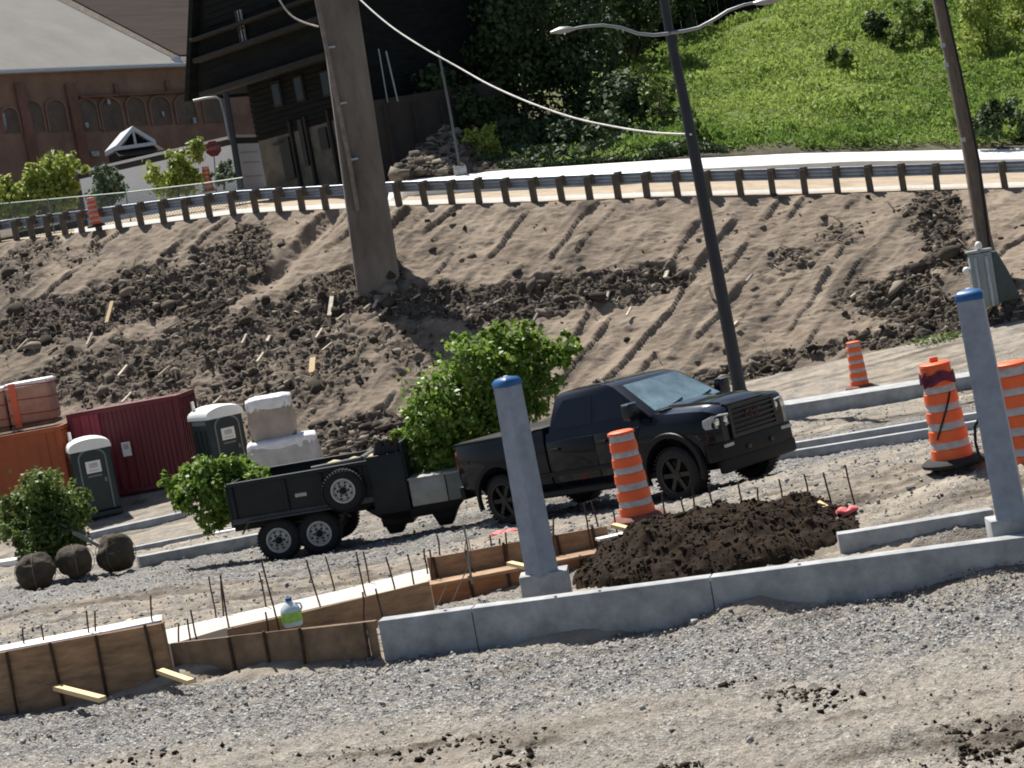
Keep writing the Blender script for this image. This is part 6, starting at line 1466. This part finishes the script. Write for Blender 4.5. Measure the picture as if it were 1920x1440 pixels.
b0 = P(8, 437, 77.2); mb = MB(); mb.box((0, 0, 0), (.9, .5, .35)); o = mb.build('white_box', M['conc_w'], bevel=.04); o.location = b0; tag(o, 'small white concrete block by the guardrail at the left edge', 'block')  # plain box for a small white object of unclear kind

# ---- roadside shrubs
GS = 'roadside shrubs behind the guardrail'
def shrub(label, l, d, n, ls, m, seed, gx, trunk=.05): 
    b0 = P(*gx, d); return plant('roadside_shrub', label, 'shrub', b0, pxblobs(l, d, .6, 1.0, seed), n, ls, m, trunk, seed=seed, group=GS, limbs=8, shell=.5, clump=.25)
shrub('tall bright yellow green shrub at left before the brick building', [(100, 312, 30), (128, 298, 22), (135, 288, 12), (90, 345, 42), (65, 335, 26), (120, 340, 30), (150, 315, 12), (60, 370, 34), (115, 375, 32)], 80.5, 3300, .24, M['leaf_shrub'], 101, (98, 420))
shrub('low yellow green shrub at the left photo edge', [(12, 345, 22), (20, 375, 34), (0, 400, 30), (42, 392, 30), (30, 355, 18)], 80.2, 1900, .24, M['leaf_shrub'], 111, (15, 432))
shrub('grey green shrub between the two orange road barrels', [(200, 345, 32), (190, 322, 18), (215, 360, 24), (190, 375, 28), (225, 335, 12)], 79.4, 1900, .20, M['leaf_grey'], 121, (203, 402))
shrub('bright yellow green shrub under the red stop sign', [(330, 312, 32), (352, 298, 26), (378, 272, 16), (385, 258, 9), (300, 330, 26), (345, 338, 30), (285, 340, 16), (315, 350, 24), (362, 330, 22), (312, 280, 8), (365, 282, 16)], 81.5, 3000, .22, M['leaf_shrub'], 131, (335, 385))
shrub('small greyish shrub left of the black pole', [(420, 318, 18), (432, 305, 12), (412, 332, 16), (436, 325, 14)], 82.2, 800, .18, M['leaf_grey'], 141, (420, 356))
shrub('yellowish green shrub by the rubble mound and street pole', [(905, 262, 24), (880, 255, 18), (915, 245, 16), (850, 268, 12), (895, 288, 22), (925, 275, 16)], 75.5, 1500, .17, M['leaf_shrub'], 151, (900, 322), .03)

# ---- dark wood in shade
GT = 'shady trees behind the road'
dt = [('dark leafy tree directly right of the concrete pylon', [(740, 20, 60), (700, 70, 50), (770, 60, 60), (800, 110, 45), (690, 10, 50), (760, -50, 70)], 88, (770, 250), 4200),
      ('dark leafy tree behind the thin grey street pole', [(860, 30, 70), (830, 90, 55), (900, 100, 60), (870, 160, 55), (860, -40, 70), (930, 40, 50)], 86, (880, 290), 5200),
      ('dark leafy tree standing left of the black lamp arm', [(980, 40, 75), (960, 110, 65), (1020, 110, 60), (985, 180, 60), (960, 230, 50), (990, -40, 70)], 84, (985, 300), 5600),
      ('dark leafy tree standing under the left lamp head', [(1090, 50, 75), (1070, 130, 65), (1120, 140, 60), (1080, 210, 60), (1110, 250, 45), (1080, -30, 70)], 85, (1090, 305), 5600),
      ('dark leafy tree just left of the black lamp post', [(1180, 10, 60), (1170, 80, 55), (1200, 60, 45), (1150, -40, 60), (1230, 0, 45)], 93, (1190, 180), 3600),
      ('dark low tree at the foot of the grass hill', [(1170, 190, 50), (1140, 240, 45), (1205, 262, 34), (1110, 275, 30), (1235, 245, 24), (1160, 285, 26), (1190, 250, 36), (1060, 262, 36), (1020, 270, 36), (1200, 170, 26), (1215, 215, 24)], 78, (1150, 300), 6500),
      ('dark tree behind the lamp post and dark fence', [(1300, -20, 50), (1250, -30, 60), (1340, -40, 40), (1290, 20, 22)], 99, (1300, 90), 2400),
      ('dark bushy undergrowth tree below the overhead cable', [(950, 260, 34), (1000, 285, 26), (930, 230, 40), (880, 200, 46), (820, 170, 40), (1060, 290, 20)], 81, (960, 310), 3400)]
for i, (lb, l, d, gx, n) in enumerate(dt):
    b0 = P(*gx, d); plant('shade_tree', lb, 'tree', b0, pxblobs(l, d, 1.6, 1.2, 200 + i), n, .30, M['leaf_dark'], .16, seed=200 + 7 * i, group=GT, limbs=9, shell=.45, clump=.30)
rs = np.random.default_rng(5)
for i in range(9):     # the slope's own trees further up, closing the view
    px = 640 + i * 72; d = 104 + rs.uniform(-4, 6); lb = 'dark tree filling the wooded slope, %s from the left of the back row' % ORD[i]
    l = [(px + rs.uniform(-25, 25), y + rs.uniform(-20, 20), rs.uniform(48, 72)) for y in (-60, 0, 55, 120)]
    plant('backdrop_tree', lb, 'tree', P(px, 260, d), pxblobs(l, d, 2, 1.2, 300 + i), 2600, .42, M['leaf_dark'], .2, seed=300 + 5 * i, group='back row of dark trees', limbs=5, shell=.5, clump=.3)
# board fence on the crest
ff = Facade(P(1225, 120, 101), P(1620, 0, 103), 8.0)
t = thing('board_fence', 'dark board fence on the crest of the grass hill', 'fence', E_LOC(ff), ff.ang)
u_ = ff.uz(1215, 120)[0]; ue_ = ff.uz(1640, 0)[0]
while u_ < ue_:
    zb_ = hz(*(ff.o + ff.u * u_)[:2]) - 8.0 - .5; MB().box((u_ + .22, random.uniform(-.02, .02), zb_ + 2.6), (.425, .05, 5.2)).build('board', M['openings'] if False else M['darkwood'], t); u_ += .44
for px, py in [(1325, 60), (1400, 40), (1455, 20), (1530, 0)]:
    q_ = ff.uz(px, py); MB().box((q_[0], -.1, q_[1]), (.16, .14, 4.4)).build('post', M['darktrim'], t)
# right side trees and hill bushes
def hill_plant(name, label, l, d, n, ls, m, seed, gx, trunk, cat='tree', group=None): return plant(name, label, cat, P(*gx, d), pxblobs(l, d, .8, 1.1, seed), n, ls, m, trunk, seed=seed, group=group, limbs=8, shell=.5, clump=.28)
hill_plant('young_tree', 'young bright leafed tree right of the utility pole with a visible stem', [(1835, 30, 40), (1870, 80, 40), (1820, 80, 28), (1850, -20, 50), (1835, 130, 30), (1885, 130, 22)], 82, 3400, .2, M['leaf_shrub'], 401, (1872, 205), .10, group='young trees on the hill')
hill_plant('young_tree', 'leafy young tree at the upper right photo corner', [(1910, 40, 40), (1920, 90, 40), (1900, 0, 40), (1945, 140, 40), (1915, 150, 26)], 85, 3000, .2, M['leaf_shrub'], 411, (1925, 225), .08, group='young trees on the hill')
GBH = 'bushes on the grass hill'
for i, (lb, l, gx) in enumerate([('dark round bush high on the grass hill left of the utility pole', [(1645, 42, 24), (1630, 55, 18), (1660, 55, 16)], (1645, 75)), ('green bush next to the dark bush high on the hill', [(1692, 60, 24), (1715, 40, 20), (1680, 75, 16)], (1695, 92)),
        ('low bush in the middle of the grass hill', [(1585, 115, 18), (1560, 100, 16), (1605, 125, 12)], (1580, 132)), ('bush left of the utility pole near the hill top', [(1730, 25, 26), (1750, 60, 18), (1700, 10, 24)], (1735, 80)),
        ('dark shady bush right of the utility pole foot', [(1850, 225, 32), (1890, 215, 32), (1830, 240, 22), (1915, 240, 30), (1865, 200, 24)], (1870, 265)), ('small bush at the hill foot near the sidewalk', [(1300, 240, 16), (1320, 252, 14), (1280, 255, 12)], (1300, 268)), ('bushy clump left edge of the grass hill by the lamp post', [(1235, 150, 26), (1215, 175, 22), (1260, 160, 16), (1230, 215, 22), (1250, 190, 18)], (1235, 240))]):
    g = G(gx[0], gx[1], 64); d = PX(g)[2]; hill_plant('hill_bush', lb, l, d - .4, 900 if i != 4 else 1700, .2, M['leaf_mid'] if i in (1, 2, 3, 5, 6) else M['leaf_dark'], 500 + i * 9, gx, .04, 'bush', GBH)
# grass of the hill
rs = np.random.default_rng(9); n = 190000
gx_ = rs.uniform(-1.5, 40, n); ty = rs.uniform(0, 1.15, n); y0_, y1_ = y2(gx_), yc(gx_); gy = y0_ + .5 + (y1_ - y0_) * ty
gz = height(gx_, gy + 1e-5) + .08
q_ = np.stack([gx_, gy, gz], 1); px_, py_, _d = PX(q_)
tuft = fbm(gx_ * .7, gy * .7, 33, 4); keep = (px_ > 900) & (px_ < 2000) & (py_ < 330) & (py_ > -70) & (rs.uniform(size=n) < np.clip((px_ - 1110) / 130, .04, 1)) & (gy - y0_ > .5 + .9 * np.abs(fbm(gx_ * 1.1, gx_ * 0, 35, 3)))
q_ = q_[keep]; tuft = tuft[keep]; n = len(q_); sz = (.17 + .20 * np.clip(tuft + .3, 0, 1)) * rs.uniform(.7, 1.4, n); lump = np.clip(fbm(q_[:, 0] * .8, q_[:, 1] * .8, 37, 3), 0, 1) * 1.1 * rs.uniform(.1, 1, n); q_[:, 2] += sz * .25 + lump; q_[:, 1] -= lump * .3
patch = fbm(q_[:, 0] * .25, q_[:, 1] * .25, 36, 4)
o = leaf_mesh('grass', q_, np.tile([0, -.6, .5], (n, 1)).astype(float), sz, M['grass'], None, 10, np.clip(.48 + patch * 1.0 + rs.normal(0, .18, n), 0, 1), .35, up=1.2); tag(o, 'tall lush grass covering the hillside', 'grass', kind='stuff')
rs = np.random.default_rng(19); k = 16000
ux = rs.uniform(-1.5, 9.5, k); uy = y2(ux) + .4 + rs.uniform(0, 1, k) ** 1.3 * 11; uq = np.stack([ux, uy, height(ux, uy + 1e-5) + rs.uniform(0, .55, k) * np.clip(.4 + fbm(ux * .7, uy * .7, 43, 3), .05, 1)], 1)
o = leaf_mesh('undergrowth', uq, np.tile([0, -.6, .5], (k, 1)).astype(float), rs.uniform(.16, .34, k), M['leaf_dark'], None, 20, up=.6); tag(o, 'dark shaded undergrowth beneath the trees left of the grass hill', 'undergrowth', kind='stuff')  # dark leaves stand in for low bushes and shadow under the trees
# weeds at the bank foot
c = G(1770, 640); rs = np.random.default_rng(15); k = 260; wp = c + np.stack([rs.normal(0, .45, k), rs.normal(0, .2, k), rs.uniform(0, .22, k)], 1)
o = leaf_mesh('weeds', wp - c, np.tile([0, -.5, .6], (k, 1)).astype(float), np.full(k, .11), M['leaf_mid'], None, 16); o.location = c; tag(o, 'small patch of green weeds at the bank foot right of the far barrel', 'weeds', kind='stuff')
